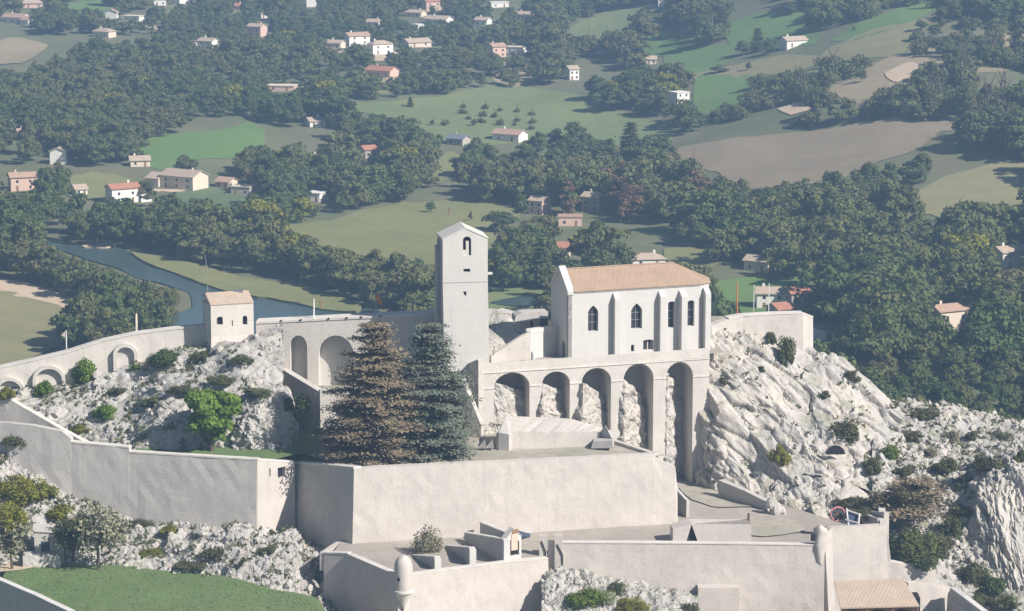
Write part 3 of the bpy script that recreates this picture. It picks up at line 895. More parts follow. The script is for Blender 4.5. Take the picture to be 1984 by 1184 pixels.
sheet('grass_patch', [(p.x, p.y) for p in plan(smooth_poly([(1370, 1012), (1440, 1004), (1540, 1008), (1560, 1028), (1480, 1040), (1390, 1036)], 3, 4), 30.6)], M['terrace'], 0, gz(30.70), 1.2)
sheet('lawn', [(p.x, p.y) for p in plan(smooth_poly([(6, 1126), (16, 1108), (90, 1094), (240, 1094), (300, 1104), (420, 1114), (520, 1142), (612, 1162), (650, 1240), (370, 1280), (285, 1246), (185, 1204), (105, 1168), (35, 1140)], 4, 0), 28.4)], M['grass'], 0, lambda x, y: 28.5 + .25 * fbm(np.stack([x / 9, y / 9, x * 0], -1), 3), 1.2, skirt=3)
sheet('sandy_path', [(p.x, p.y) for p in plan([(-30, 1104), (0, 1096), (50, 1090), (85, 1096), (40, 1108), (0, 1112), (-22, 1120)], 28.4)], FM['sand'], 0, lambda x, y: 28.62 + .2 * fbm(np.stack([x / 9, y / 9, x * 0], -1), 3), 1.2)
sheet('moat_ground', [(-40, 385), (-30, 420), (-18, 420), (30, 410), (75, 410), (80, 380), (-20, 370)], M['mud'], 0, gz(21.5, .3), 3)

# ------------------------------------------------------------------ the fortress
def base(p, z=None):
    return Vector((p[0], p[1], p[2] if z is None else z))

# --- left upper rampart, running up to the guard house
ur = thing('rampart', 'long beige rampart climbing past three half buried arches up to the guard house', 'rampart', base(P(200, 680, 452), 46), 'ramparts')
tp = [P(-60, 726, 450), P(0, 713, 450.5), P(60, 700, 451), P(130, 683, 451.8), P(200, 661, 452.6), P(260, 648, 453.2), P(320, 640, 453.8), P(410, 631, 454.5)]
strip(MB(), tp, 1.6, 44, .03).build('wall', M['rampart'], ur)
coping(MB(), tp, 1.6).build('coping', M['coping'], ur)
# relief arches standing proud of the wall foot
def on_front(u, v, i0):
    """offset plane on the rampart's segment i0"""
    return Plane(tp[i0], tp[i0 + 1])
for (u0, u1, vc, vs, seg) in ((-4, 42, 738, 762, 0), (70, 120, 715, 737, 2), (226, 260, 673, 688, 4)):
    pl = on_front(0, 0, seg).shift(.9)
    a0, zs = pl.px(u0, vs); a1, _ = pl.px(u1, vs); _, zc = pl.px((u0 + u1) / 2, vc)
    o = arch(a0 - .55, a1 + .55, zs - 5, zs, zc + .55)
    h = arch(a0, a1, zs - 4.5, zs, zc)
    mb = MB(); panel(mb, pl, o, [h], .85, .85)
    mb.build('relief_arch', M['rampart'], ur)
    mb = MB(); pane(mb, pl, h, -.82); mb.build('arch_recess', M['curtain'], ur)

# --- guard house
gh = thing('guard_house', 'small guard house with a tan roof and two little arched windows', 'guard house', base(P(450, 680, 452), 50))
gp = Plane(P(408, 640, 451.0), P(491, 640, 453.4))
a0, zt = gp.px(408, 592); a1, _ = gp.px(491, 592)
zb = 50.0
wins = []
for u0, u1, v0, v1 in ((420, 432, 614, 629), (470, 479.5, 612, 629)):
    b0, z1 = gp.px(u0, v0); b1, z0 = gp.px(u1, v1)
    wins.append(arch(b0, b1, z0, z1 - .35, z1, 8))
s0, z1 = gp.px(449, 621); s1, z0 = gp.px(451.5, 632)
slit = rect(s0, s1, z0, z1)
zm = gp.px(450, 650)[1]
mb = MB()
panel(mb, gp, rect(a0, a1, zm, zt), wins + [slit], .55, .55)
bk = 5.2
for (sa) in (a0, a1):
    q = [gp.at(sa, zm), gp.at(sa, zt), gp.at(sa, zt, -bk), gp.at(sa, zm, -bk)]
    mb.quad(*q)
mb.quad(gp.at(a0, zm, -bk), gp.at(a1, zm, -bk), gp.at(a1, zt, -bk), gp.at(a0, zt, -bk))
mb.quad(gp.at(a0, zt - .02), gp.at(a1, zt - .02), gp.at(a1, zt - .02, -bk), gp.at(a0, zt - .02, -bk))
mb.build('wall', M['rampart'], gh)
mb = MB()   # battered foot
T = [gp.at(a0, zm - .01, .02), gp.at(a1, zm - .01, .02), gp.at(a1, zm - .01, -bk), gp.at(a0, zm - .01, -bk)]
B = [gp.at(a0 - .5, zb - 3, .9), gp.at(a1 + .5, zb - 3, .9), gp.at(a1 + .5, zb - 3, -bk), gp.at(a0 - .5, zb - 3, -bk)]
mb.add(T + B, [(0, 1, 2, 3), (4, 5, 1, 0), (5, 6, 2, 1), (6, 7, 3, 2), (7, 4, 0, 3)])
mb.build('battered_foot', M['rampart'], gh)
for w in wins:
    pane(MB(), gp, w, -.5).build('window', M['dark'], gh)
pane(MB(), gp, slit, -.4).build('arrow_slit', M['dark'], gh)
mb = MB()
ov, th = .05, .14
f0, f1 = gp.at(a0 - ov, zt, .1), gp.at(a1 + ov, zt, .1)
r0, r1 = gp.at(a0 - ov, zt + 1.4, -3.2), gp.at(a1 + ov, zt + 1.4, -3.2)
k0, k1 = gp.at(a0 - ov, zt + .6, -bk - .3), gp.at(a1 + ov, zt + .6, -bk - .3)
up = Vector((0, 0, th))
mb.add([f0, f1, r1, r0, k1, k0] + [p + up for p in (f0, f1, r1, r0, k1, k0)],
       [(6, 7, 8, 9), (9, 8, 10, 11), (0, 1, 7, 6), (1, 2, 8, 7), (3, 0, 6, 9), (2, 4, 10, 8), (5, 3, 9, 11), (4, 5, 11, 10), (0, 3, 2, 1), (3, 5, 4, 2)])
mb.build('roof', M['roof_pale'], gh)
for sa in (a0 - .02, a1 + .02):
    MB().add([gp.at(sa, zt), gp.at(sa, zt + 1.5, -3.2), gp.at(sa, zt + .55, -bk)], [(0, 1, 2)]).build('gable', M['rampart'], gh)
pp = gp.at(gp.px(412, 565)[0], zt + 1.6, -3.2)
tag(MB().tube([pp + Vector((0, 0, -.3)), pp + Vector((0, 0, 3.4)), pp + Vector((-.35, 0, 6.2))], [.07, .055, .03], 6).build('mast', M['metal'], None, pp), 'thin grey mast rising from the left end of the guard house roof', 'mast')
mb = MB().box(gp.at(a1 - 1.6, zt + 1.3, -3.0), 1.3, .5, .45)
tag(mb.build('skylight', M['roof_slate'], gh))

# --- middle rampart with two tall blind arches
mr = thing('arched_rampart', 'rampart with two tall blind arches between the guard house and the bell tower', 'rampart', base(P(680, 720, 456), 44), 'ramparts')
mp = Plane(P(496, 640, 456.5), P(856, 640, 455))
A0, ZT = mp.px(496, 627); A1, ZT2 = mp.px(856, 609)
hs = []
for u0, u1, vc, vs, vb in ((562, 595, 650, 672, 736), (617, 686, 650, 690, 748)):
    b0, zs = mp.px(u0, vs); b1, _ = mp.px(u1, vs); _, zc = mp.px((u0 + u1) / 2, vc); _, z0 = mp.px((u0 + u1) / 2, vb + 6)
    hs.append(arch(b0, b1, z0, zs, zc, 16))
mb = MB(); panel(mb, mp, [(A0, 38), (A1, 38), (A1, ZT2), (A0, ZT)], hs, 2.4, 3.0)
mb.quad(mp.at(A0, ZT, -3), mp.at(A1, ZT2, -3), mp.at(A1, 38, -3), mp.at(A0, 38, -3))
mb.build('wall', M['rampart'], mr)
for h in hs:
    pane(MB(), mp, h, -2.35).build('blind_arch', M['tower'], mr)
cp = [mp.at(A0, ZT, .0), mp.at((A0 + A1) / 2, (ZT + ZT2) / 2), mp.at(A1, ZT2)]
coping(MB(), cp, 3.0, .3, .12).build('coping', M['coping'], mr)
for u in (545, 583, 637, 672, 700, 737):           # small drain stones on the coping
    a, z = mp.px(u, 622 - (u - 545) * .045)
    MB().box(mp.at(a, z - .05, .1), .28, .3, .22).build('drain', M['dark'], mr)

# --- outwork below the arches: dark ramp wall and lit retaining wall
rw = thing('ramp_wall', 'sloping ramp wall in shade below the narrow blind arch', 'wall', base(P(580, 780, 454), 40))
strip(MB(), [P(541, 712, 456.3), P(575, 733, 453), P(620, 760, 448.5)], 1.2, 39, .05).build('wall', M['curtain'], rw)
rt = thing('retaining_wall', 'plain beige retaining wall under the wide blind arch beside the brown cedar', 'wall', base(P(700, 800, 450), 40))
strip(MB(), [P(620, 757, 448.5), P(720, 752, 449), P(860, 742, 450)], 1.2, 38, .06).build('wall', M['rampart'], rt)
sheet('ramp_ground', [(-31, 449.8), (-34.5, 456), (-10, 456), (-9, 451.5)], M['terrace'], 0, gz(46.6), 1.5)

# --- bell tower
bt = thing('bell_tower', 'tall white square bell tower with a low gabled top and one narrow belfry opening', 'tower', base(P(902, 710, 448), 50))
th9 = math.radians(9)
p0 = P(862, 700, 448)
bp = Plane(p0, p0 + Vector((math.cos(th9), math.sin(th9), 0)) * 7.0)
w1, zE = bp.px(945, 462); w0, zE0 = bp.px(857.5, 462); wm, zA = bp.px(902, 443.5); zBot = 47
wb0 = bp.px(862, 705)[0]; wb1 = bp.px(949, 705)[0]
zS = bp.px(902, 546)[1]
o0, ot = bp.px(897, 458.5); o1, ob = bp.px(913, 495)
bel = arch(o0, o1, ob, ot - (o1 - o0) * .45, ot, 10)
sl0, slt = bp.px(898, 521); sl1, slb = bp.px(911, 527)
slot = rect(sl0, sl1, slb, slt)
t0, tt = bp.px(897, 565); t1, tb = bp.px(904, 573)
hole = [(t0, tt), (t1, tt), (t1 - .05, tb), (t0 + .28, tb)]
dpt = 6.2
mb = MB()
panel(mb, bp, [(w0, zS), (w1, zS), (w1, zE), (wm, zA), (w0, zE)], [bel, slot], .9, .9)
panel(mb, bp, [(wb0, zBot), (wb1, zBot), (w1, zS - .01), (w0, zS - .01)], [hole], .7, .7)
for (a_, b_) in ((w0, wb0), (w1, wb1)):
    mb.quad(bp.at(a_, zE), bp.at(a_, zE, -dpt), bp.at(a_, zS, -dpt), bp.at(a_, zS))
    mb.quad(bp.at(a_, zS), bp.at(a_, zS, -dpt), bp.at(b_, zBot, -dpt), bp.at(b_, zBot))
mb.add([bp.at(w0, zE, -dpt), bp.at(w1, zE, -dpt), bp.at(wm, zA, -dpt), bp.at(wb0, zBot, -dpt), bp.at(wb1, zBot, -dpt)], [(3, 4, 1, 2, 0)])
mb.build('wall', M['tower'], bt)
mb = MB()
for a_, s_ in ((w0, -1), (w1, 1)):
    e0, e1 = bp.at(a_ + s_ * .1, zE - .02, .08), bp.at(a_ + s_ * .1, zE - .02, -dpt - .1)
    r0, r1 = bp.at(wm, zA + .06, .08), bp.at(wm, zA + .06, -dpt - .1)
    u_ = Vector((0, 0, .16))
    mb.add([e0, e1, r1, r0, e0 + u_, e1 + u_, r1 + u_, r0 + u_], [(4, 5, 6, 7), (0, 1, 5, 4), (0, 4, 7, 3), (1, 2, 6, 5), (0, 3, 2, 1)])
mb.build('roof', M['coping'], bt)
mb = MB(); slab(mb, bp, rect(w0 - .04, w1 + .04, zS - .1, zS + .05), -.2, .06); mb.build('string_course', M['curtain'], bt)
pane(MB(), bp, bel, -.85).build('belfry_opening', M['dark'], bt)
q0 = o0 + (o1 - o0) * .38; q1 = o0 + (o1 - o0) * .72
mb = MB(); slab(mb, bp, rect(q0, q1, ob + .0, ot - .75), -.6, -.12)
mb.quad(bp.at(o0, ob, -.12), bp.at(q0, ob, -.12), bp.at(q0, ob + .9, -.12), bp.at(o0, ob + .9, -.12))
mb.build('bell_support', M['tower'], bt)
pane(MB(), bp, slot, -.6).build('slot_window', M['dark'], bt)
pane(MB(), bp, hole, -.6).build('lookout_hole', M['dark'], bt)
bz = bp.px(948, 534)[1]
MB().box(bp.at(w1 + .45, bz, -1.2), .9, .5, .32, th9).build('bracket', M['coping'], bt)
mb = MB()      # the narrow stair turret on the shaded side
zq = bp.px(850, 484)[1]
for q in ([bp.at(w0 - .85, zq, -3.4)],):
    mb.box(bp.at(w0 + .15, zBot, -3.8), 1.5, 2.4, zq - zBot, th9)
mb.build('stair_turret', M['curtain'], bt)
MB().box(bp.at(w0 - .1, zq, -3.8), .5, .5, 1.1, th9).build('chimney', M['curtain'], bt)
s_, z_ = bp.px(917, 640); slab(MB(), bp, rect(s_ - .5, s_ + .5, z_ - 1, z_ + 1), -.05, .015).build('blocked_window', M['tower'], bt)

# --- chapel
ch = thing('chapel', 'white chapel with stepped buttresses, pointed windows and a tan tiled roof behind the arcade', 'chapel', base(P(1240, 690, 457), 51))
cA = P(1101, 692, 453); th = math.radians(20)
cpn = Plane(cA, cA + Vector((math.cos(th), math.sin(th), 0)) * 24)
zG = 49.5
LC = cpn.px(1357, 600)[0]          # end of the straight wall
zEv = cpn.px(1103, 565)[1]
D = 7.8
def cw(u0, u1, v0, v1, pointed=True, um=None):
    vm = (v0 + v1) / 2
    b0, z1 = cpn.px(u0, v0); b1, z0 = cpn.px(u1, v1)
    z1 = cpn.px((u0 + u1) / 2, v0)[1]; z0 = cpn.px((u0 + u1) / 2, v1)[1]
    return (b0, b1, z0, z1)
WIN = [cw(1139.5, 1159, 592, 642), cw(1223, 1244, 588, 637), cw(1294.5, 1307.5, 584, 635), cw(1332.5, 1345, 582, 632)]
wh = [arch(b0, b1, z0, z1 - (b1 - b0) * (.62 if i < 2 else .3), z1, 12, i < 2) for i, (b0, b1, z0, z1) in enumerate(WIN)]
dw = cw(1246, 1266, 658, 678); dh = arch(dw[0], dw[1], dw[2], dw[3] - .25, dw[3], 8)
sw = cw(1222.5, 1229, 668, 681); sh_ = arch(sw[0], sw[1], sw[2], sw[3] - .2, sw[3], 6)
mb = MB()
panel(mb, cpn, rect(0, LC, zG, zEv), wh + [dh, sh_], .75, .75)
zR = zEv + 3.0
# shaded gable end with a low arched doorway
ge = Plane(cpn.at(0, 0, -D), cpn.at(0, 0, 0))
mb_g = MB()
door_h = arch(D - 3.0, D - 1.3, zG + .5, zG + 3.6, zG + 4.6, 10)
panel(mb_g, ge, [(0, zG), (D, zG), (D, zEv - .02), (D / 2, zR), (0, zEv - .02)], [door_h], .6, .6)
mb_g.build('gable_wall', M['white'], ch)
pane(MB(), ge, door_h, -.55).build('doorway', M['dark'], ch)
# polygonal apse
ap = [cpn.at(LC, 0, 0), cpn.at(LC + 1.9, 0, -1.0), cpn.at(LC + 2.9, 0, -D / 2), cpn.at(LC + 1.9, 0, -D + 1.0), cpn.at(LC, 0, -D)]
for i in range(4):
    p, q = ap[i], ap[i + 1]
    mb.quad((p.x, p.y, zG), (q.x, q.y, zG), (q.x, q.y, zEv), (p.x, p.y, zEv))
mb.quad(cpn.at(LC, zG, -D), cpn.at(0, zG, -D), cpn.at(0, zEv, -D), cpn.at(LC, zEv, -D))
mb.build('wall', M['white'], ch)
# parapet of the gable
mb = MB()
for s in (0, 1):
    f = lambda a, z, o: cpn.at(a, z, o)
    e = 0.12 if s == 0 else -D - .12
    a, b = -.18, .95
    vs = [f(a, zEv + .05, e), f(b, zEv + .05, e), f(b, zR + .55, -D / 2), f(a, zR + .55, -D / 2),
          f(a, zEv - .55, e), f(b, zEv - .55, e), f(b, zR - .25, -D / 2), f(a, zR - .25, -D / 2)]
    mb.add(vs, [(0, 1, 2, 3), (4, 5, 6, 7), (0, 1, 5, 4), (1, 2, 6, 5), (0, 3, 7, 4)])
mb.build('gable_parapet', M['white'], ch)
# roof: two slopes hipped towards the apse, with a thin slab edge
mb = MB()
ov = .28; L0 = .9; RE = LC - 3.4
e_f = [cpn.at(L0, zEv + .03, ov), cpn.at(LC + .1, zEv + .03, ov)]
apo = [cpn.at(LC + 2.15, zEv + .03, -.9), cpn.at(LC + 3.25, zEv + .03, -D / 2), cpn.at(LC + 2.15, zEv + .03, -D + .9)]
e_b = [cpn.at(LC + .1, zEv + .03, -D - ov), cpn.at(L0, zEv + .03, -D - ov)]
rg = [cpn.at(L0, zR, -D / 2), cpn.at(RE, zR, -D / 2)]
n_ = 24
vs = e_f + apo + e_b + rg
mb.add(vs, [(0, 1, 8, 7), (1, 2, 8), (2, 3, 8), (3, 4, 8), (4, 5, 8), (5, 6, 7, 8)])
ring = vs[:7]; low = [p - Vector((0, 0, .16)) for p in ring]
mb.add(ring + low, [(i, i + 1, i + 8, i + 7) for i in range(6)])
mb.build('roof', M['roof'], ch)
mb = MB(); mb.tube([rg[0] + Vector((0, 0, .02)), rg[1] + Vector((0, 0, .02)), apo[1].lerp(rg[1], .0)], [.13, .13, .13], 6); mb.build('ridge', M['roof'], ch)
slab(MB(), cpn, rect(0.0, LC, zEv - .32, zEv - .02), 0, .14).build('eaves_cornice', M['white'], ch)
# buttresses
for u0, vt, vb in ((1187, 566, 686), (1275, 562, 679), (1315, 561, 674), (1362, 556, 670)):
    a, _ = cpn.px(u0, 620)
    zt_ = cpn.px(u0, vt)[1] - .5
    wdt, prj = .95, 1.0 if u0 != 1315 else 1.25
    mb = MB()
    f = cpn.at
    vs = [f(a, zG, 0), f(a + wdt, zG, 0), f(a + wdt, zt_ + .45, 0), f(a, zt_ + .45, 0), f(a, zG, prj), f(a + wdt, zG, prj), f(a + wdt, zt_ - .5, prj), f(a, zt_ - .5, prj)]
    mb.add(vs, [(4, 5, 6, 7), (7, 6, 2, 3), (0, 4, 7, 3), (5, 1, 2, 6)])
    mb.build('buttress', M['white'], ch)
# windows: pane, frame, glazing bars
for i, h in enumerate(wh):
    b0, b1, z0, z1 = WIN[i]
    w = pane(MB(), cpn, h, -.62).build('window', M['glass'], ch)
    mb = MB()
    m_ = (b0 + b1) / 2
    if i < 2: slab(mb, cpn, rect(m_ - .04, m_ + .04, z0, z1 - .1), -.6, -.5)
    for t in (.0, .33, .62):
        slab(mb, cpn, rect(b0, b1, z0 + (z1 - z0) * t, z0 + (z1 - z0) * t + .07), -.595, -.49)
    for e in (b0, b1 - .09):
        slab(mb, cpn, rect(e, e + .09, z0, z1 - (b1 - b0) * .55), -.6, -.485)
    mb.build('window_frame', M['metal'], w)
w = pane(MB(), cpn, dh, -.55).build('cellar_window', M['glass'], ch)
mb = MB()
for t in (.05, .5, .85):
    a = dw[0] + (dw[1] - dw[0]) * t
    slab(mb, cpn, rect(a, a + .12, dw[2], dw[3] - .3), -.53, -.45)
mb.build('window_frame', M['h_cream'], w)
pane(MB(), cpn, sh_, -.5).build('loophole', M['dark'], ch)

# --- walls between tower and chapel
st = thing('stair_wall', 'pale sloping stair parapet rising from the bell tower towards the chapel', 'wall', base(P(990, 690, 451), 50))
strip(MB(), [P(952, 690, 451.0), P(985, 668, 452.2), P(1027, 641, 453.5)], .8, 49, .02, .8, 5, .06).build('wall', M['main'], st)
MB().box(P(1024, 642, 453.7), .8, .8, .35, .3).build('cap_stone', M['white'], st)
cw_ = thing('courtyard_wall', 'grey courtyard wall in the shade of the chapel gable', 'wall', base(P(1055, 690, 455), 50))
strip(MB(), [P(1027.5, 639, 453.9), P(1096, 636, 458.5)], .9, 49, 0, .9, 5, .03).build('wall', M['tower'], cw_)
slab(MB(), Plane(P(1027.5, 639, 453.9), P(1096, 636, 458.5)), rect(-.1, 6.9, P(1027.5, 639, 453.9).z - .55, P(1027.5, 639, 453.9).z + .06), -.95, .08).build('coping', M['coping'], cw_)
bw = thing('ruined_building', 'low roofless grey building with one dark doorway behind the stair parapet', 'building', base(P(1030, 640, 466), 50))
bpl = Plane(P(998, 620, 466.5), P(1050, 620, 467.5))
bo = [bpl.px(1004, 662), bpl.px(1062, 662), bpl.px(1062, 604), bpl.px(1012, 606), bpl.px(1000, 612), bpl.px(996, 624), bpl.px(1002, 640)]
bh = arch(*[bpl.px(u, 630)[0] for u in (1027, 1033.5)], bpl.px(1030, 634)[1], bpl.px(1030, 625)[1], bpl.px(1030, 621)[1], 6)
panel(MB(), bpl, bo, [bh], .6, 3.0).build('wall', M['curtain'], bw)
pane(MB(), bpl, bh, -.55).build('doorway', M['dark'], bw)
hut = thing('shed', 'small dark blue shed beside the roofless grey building', 'shed', base(P(1055, 634, 465), 52))
hq = P(1054, 634, 464.5)
MB().box(hq - Vector((0, 0, 1)), 1.25, 1.6, 2.6).build('wall', M['door'], hut)
MB().box(hq + Vector((0, 0, 1.6)), 1.45, 1.9, .1).build('roof', M['curtain'], hut)
bo_ = thing('bollard', 'white round topped bollard at the corner of the courtyard wall', 'bollard', base(P(1033, 694, 451.5)))
MB().lathe(P(1033, 697, 451.5), [(.36, 0), (.36, 1.0), (.30, 1.25), (.14, 1.4), (0, 1.44)], 12).build('post', M['white'], bo_, smooth=True)

# --- arcade
ac = thing('arcade', 'pale stone arcade of five tall arches carrying the walk in front of the chapel', 'arcade', base(P(1150, 900, 449), 30))
ap_ = Plane(P(930, 705, 446), P(1372, 680, 457.2))
a0 = ap_.px(928, 750)[0]; a1 = ap_.px(1374, 750)[0]
ztl = ap_.px(930, 723)[1]; ztr = ap_.px(1372, 694)[1]
AR = [(957, 1026, 752, 722, 832), (1050, 1104, 745, 720, 840), (1127, 1184, 742, 713, 880), (1208, 1266, 737, 704.5, 930), (1290, 1342.5, 733, 701.5, 960)]
ah = []
for u0, u1, vs, vc, vb in AR:
    b0, zs = ap_.px(u0, vs); b1, _ = ap_.px(u1, vs); _, zc = ap_.px((u0 + u1) / 2, vc); _, z0 = ap_.px((u0 + u1) / 2, vb)
    ah.append(arch(b0, b1, z0, zs, zc, 18))
mb = MB(); panel(mb, ap_, [(a0, 26), (a1, 26), (a1, ztr), (a0, ztl)], ah, 5.2, 5.2, back=True)
mb.build('arch_wall', M['arcade'], ac)
MB().quad(ap_.at(a0, 26, -5.15), ap_.at(a1, 26, -5.15), ap_.at(a1, ztr, -5.15), ap_.at(a0, ztl, -5.15)).build('rear_wall', M['curtain'], ac)
for h, (u0, u1, vs, vc, vb) in zip(ah, AR):       # dark rock-side backs are open; voussoir rings stand proud
    b0, b1 = h[0][0], h[1][0]; zs = h[2][1]; c, r = (b0 + b1) / 2, (b1 - b0) / 2; rz_ = max(p[1] for p in h) - zs
    mb = MB()
    for i in range(11):
        t0_, t1_ = math.pi * (i + .06) / 11, math.pi * (i + .94) / 11
        q = [(c + (r + .02) * math.cos(t0_), zs + (rz_ + .02) * math.sin(t0_)), (c + (r + .5) * math.cos(t0_), zs + (rz_ + .5) * math.sin(t0_)),
             (c + (r + .5) * math.cos(t1_), zs + (rz_ + .5) * math.sin(t1_)), (c + (r + .02) * math.cos(t1_), zs + (rz_ + .02) * math.sin(t1_))]
        slab(mb, ap_, q, -.1, .025)
    mb.build('arch_ring', M['arcade'], ac)
zz = lambda a: ztl + (ztr - ztl) * (a - a0) / (a1 - a0)
mb = MB(); n = 24
for i in range(n):
    x0, x1 = a0 + (a1 - a0) * i / n, a0 + (a1 - a0) * (i + 1) / n
    slab(mb, ap_, [(x0, zz(x0) - .12), (x1, zz(x1) - .12), (x1, zz(x1) + .06), (x0, zz(x0) + .06)], -.2, .14)
mb.build('string_course', M['coping'], ac)
zpl, zpr = ap_.px(930, 706)[1], ap_.px(1372, 676)[1]
pts = [ap_.at(a0 + (a1 - a0) * t, zpl + (zpr - zpl) * t, -.02) for t in np.linspace(0, 1, 9)]
strip(MB(), pts, .7, [p.z - (zpl - ztl) for p in pts], 0, 1.2, 3, .03).build('parapet', M['arcade'], ac)
for i, (h, nx_) in enumerate(zip(ah, ah[1:])):     # impost bands on the piers
    zi = (h[2][1] + nx_[2][1]) / 2
    slab(MB(), ap_, rect(h[1][0] - .05, nx_[0][0] + .05, zi - .12, zi + .1), -.4, .12).build('impost', M['coping'], ac)
slab(MB(), ap_, rect(ah[-1][1][0] - .05, a1 + .05, ah[-1][2][1] - .12, ah[-1][2][1] + .1), -.4, .12).build('impost', M['coping'], ac)
slab(MB(), ap_, rect(a0 - .05, ah[0][0][0] + .05, ah[0][2][1] - .12, ah[0][2][1] + .1), -.4, .12).build('impost', M['coping'], ac)
# the walk behind the parapet
wk = [ap_.at(a0, 0, -.3), ap_.at(a1 + 3, 0, -.3), ap_.at(a1 + 3, 0, -12), ap_.at(a0, 0, -9)]
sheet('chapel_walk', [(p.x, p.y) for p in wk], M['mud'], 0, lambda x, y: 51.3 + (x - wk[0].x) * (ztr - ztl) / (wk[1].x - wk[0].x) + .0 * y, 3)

# --- flank wall in shade at the arcade's left end, with a pale battered stair wall before it
fk = thing('flank_wall', 'dark wedge shaped flank wall in shade at the left end of the arcade', 'wall', base(P(915, 800, 447), 40))
strip(MB(), [P(897, 712, 450.5), P(912, 705, 448.0), P(927, 699, 445.6)], .8, 40, 0, .8, 5, .03).build('wall', M['arcade'], fk)
coping(MB(), [P(897, 712, 450.5), P(912, 705, 448.0), P(927, 699, 445.6)], .8, .25, .1).build('coping', M['white'], fk)
ss = thing('stair_flank', 'pale triangular stair wall dropping from the bell tower beside the green cedar', 'wall', base(P(910, 830, 444), 40))
strip(MB(), [P(872, 722, 446.5), P(893, 730, 444.5), P(912, 775, 443.5), P(932, 824, 442.5)], .9, 39, .04, 1, 5, .05).build('wall', M['main'], ss)

# --- casemate on the upper terrace
cs = thing('casemate', 'low earth topped casemate with sloping roof at the foot of the arcade', 'casemate', base(P(1060, 868, 436), 40.5))
fl, fr = P(961, 868, 434.5), P(1163, 868, 436.5)
zf0, zf1 = P(961, 838, 435).z, P(1163, 838, 437).z
mb = MB()
tl, tr = Vector((fl.x + .05, fl.y + .3, P(963, 836, 435).z)), Vector((fr.x - .1, fr.y + .3, P(1160, 838, 437).z))
b0, b1, b2 = P(984, 806, 441.5), P(1105, 811, 443.2), P(1184, 834, 441.5)
d0, d1, d2 = b0 + Vector((0, 3, -5)), b1 + Vector((0, 5, -5)), b2 + Vector((0, 3, -5))
mid = (tl + tr) / 2
nseg = 16
front_t = [tl.lerp(tr, i / nseg) + Vector((0, 0, .12 * mnoise.noise(Vector((i * .7, 1, 2))))) for i in range(nseg + 1)]
front_b = [Vector((fl.x + (fr.x - fl.x) * i / nseg, fl.y + (fr.y - fl.y) * i / nseg, 39.5)) for i in range(nseg + 1)]
def bk_(t):
    return b0.lerp(b1, t / .6) if t < .6 else b1.lerp(b2, (t - .6) / .4)
back_t = [bk_(i / nseg) + Vector((0, 0, .1 * mnoise.noise(Vector((i * .9, 4, 2))))) for i in range(nseg + 1)]
m_ = nseg + 1
mb.add(front_b + front_t + back_t + [q + Vector((0, 2, -6)) for q in back_t],
       [(r * m_ + i, r * m_ + i + 1, (r + 1) * m_ + i + 1, (r + 1) * m_ + i) for r in range(3) for i in range(nseg)] + [(0, m_, 2 * m_, 3 * m_), (nseg, m_ + nseg, 2 * m_ + nseg, 3 * m_ + nseg)])
mb.build('wall', M['main'], cs)
# shaded buttress at its left end
mb = MB()
A_, B_, C_ = P(966, 838, 434.2), P(977, 806, 440.0), P(986, 842, 433.6)
mb.add([A_, C_, P(998, 842, 436), P(981, 806, 440.5), Vector((A_.x, A_.y, 40)), Vector((C_.x, C_.y, 40)), P(998, 870, 437)], [(0, 1, 3), (1, 2, 3), (0, 4, 5, 1), (1, 5, 6, 2), (0, 3, 2, 6, 4)])
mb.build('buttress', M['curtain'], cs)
for uu in (935, 950):
    o_ = P(uu, 868, 434)
    mb = MB(); mb.add([o_ + Vector((-.75, .2, 0)), o_ + Vector((.5, -.5, 0)), o_ + Vector((.5, .9, 0)), o_ + Vector((.35, .1, 1.35))], [(0, 1, 3), (1, 2, 3), (2, 0, 3)])
    tag(mb.build('stone_block', M['curtain'], None, o_), 'small wedge shaped stone block beside the casemate, %s of the pair' % ('nearer the green cedar' if uu == 935 else 'nearer the casemate'), 'stone', 'wedge blocks by the casemate')
wg = thing('wing_wall', 'low wing wall with a shaded side running from the casemate down to the main wall', 'wall', base(P(1225, 868, 433), 40))
strip(MB(), [P(1186, 853, 438.5), P(1225, 866, 434.5), P(1266, 879, 430.5)], .9, 39.5, 0, .8, 4, .04).build('wall', M['main'], wg)
pz = thing('casemate_end', 'small stone block with a triangle turned into shade at the end of the casemate', 'shelter', base(P(1165, 868, 434), 40))
q0, q1 = P(1145, 869, 434.4), P(1187, 868, 433.4); q2, q3 = q1 + Vector((0, .05, 1.15)), q0 + Vector((.35, .05, 1.1))
bkv = Vector((.3, 2.4, 0))
MB().add([q0, q1, q2, q3, q0 + bkv, q1 + bkv, q2 + bkv, q3 + bkv], [(0, 1, 2, 3), (0, 3, 7, 4), (3, 2, 6, 7), (1, 2, 6, 5)]).build('wall', M['curtain'], pz)
a_, b_ = P(1150, 854, 438.5), P(1187, 853, 434.6); c_ = a_.lerp(b_, .62) + Vector((0, 0, 2.4))
MB().add([a_, b_, c_, a_ + bkv * .25, b_ + bkv * .25, c_ + bkv * .1], [(0, 1, 2), (0, 2, 5, 3), (1, 4, 5, 2)]).build('roof', M['curtain'], pz)  # upright triangle shaped to fall in shade as the casemate's end wall

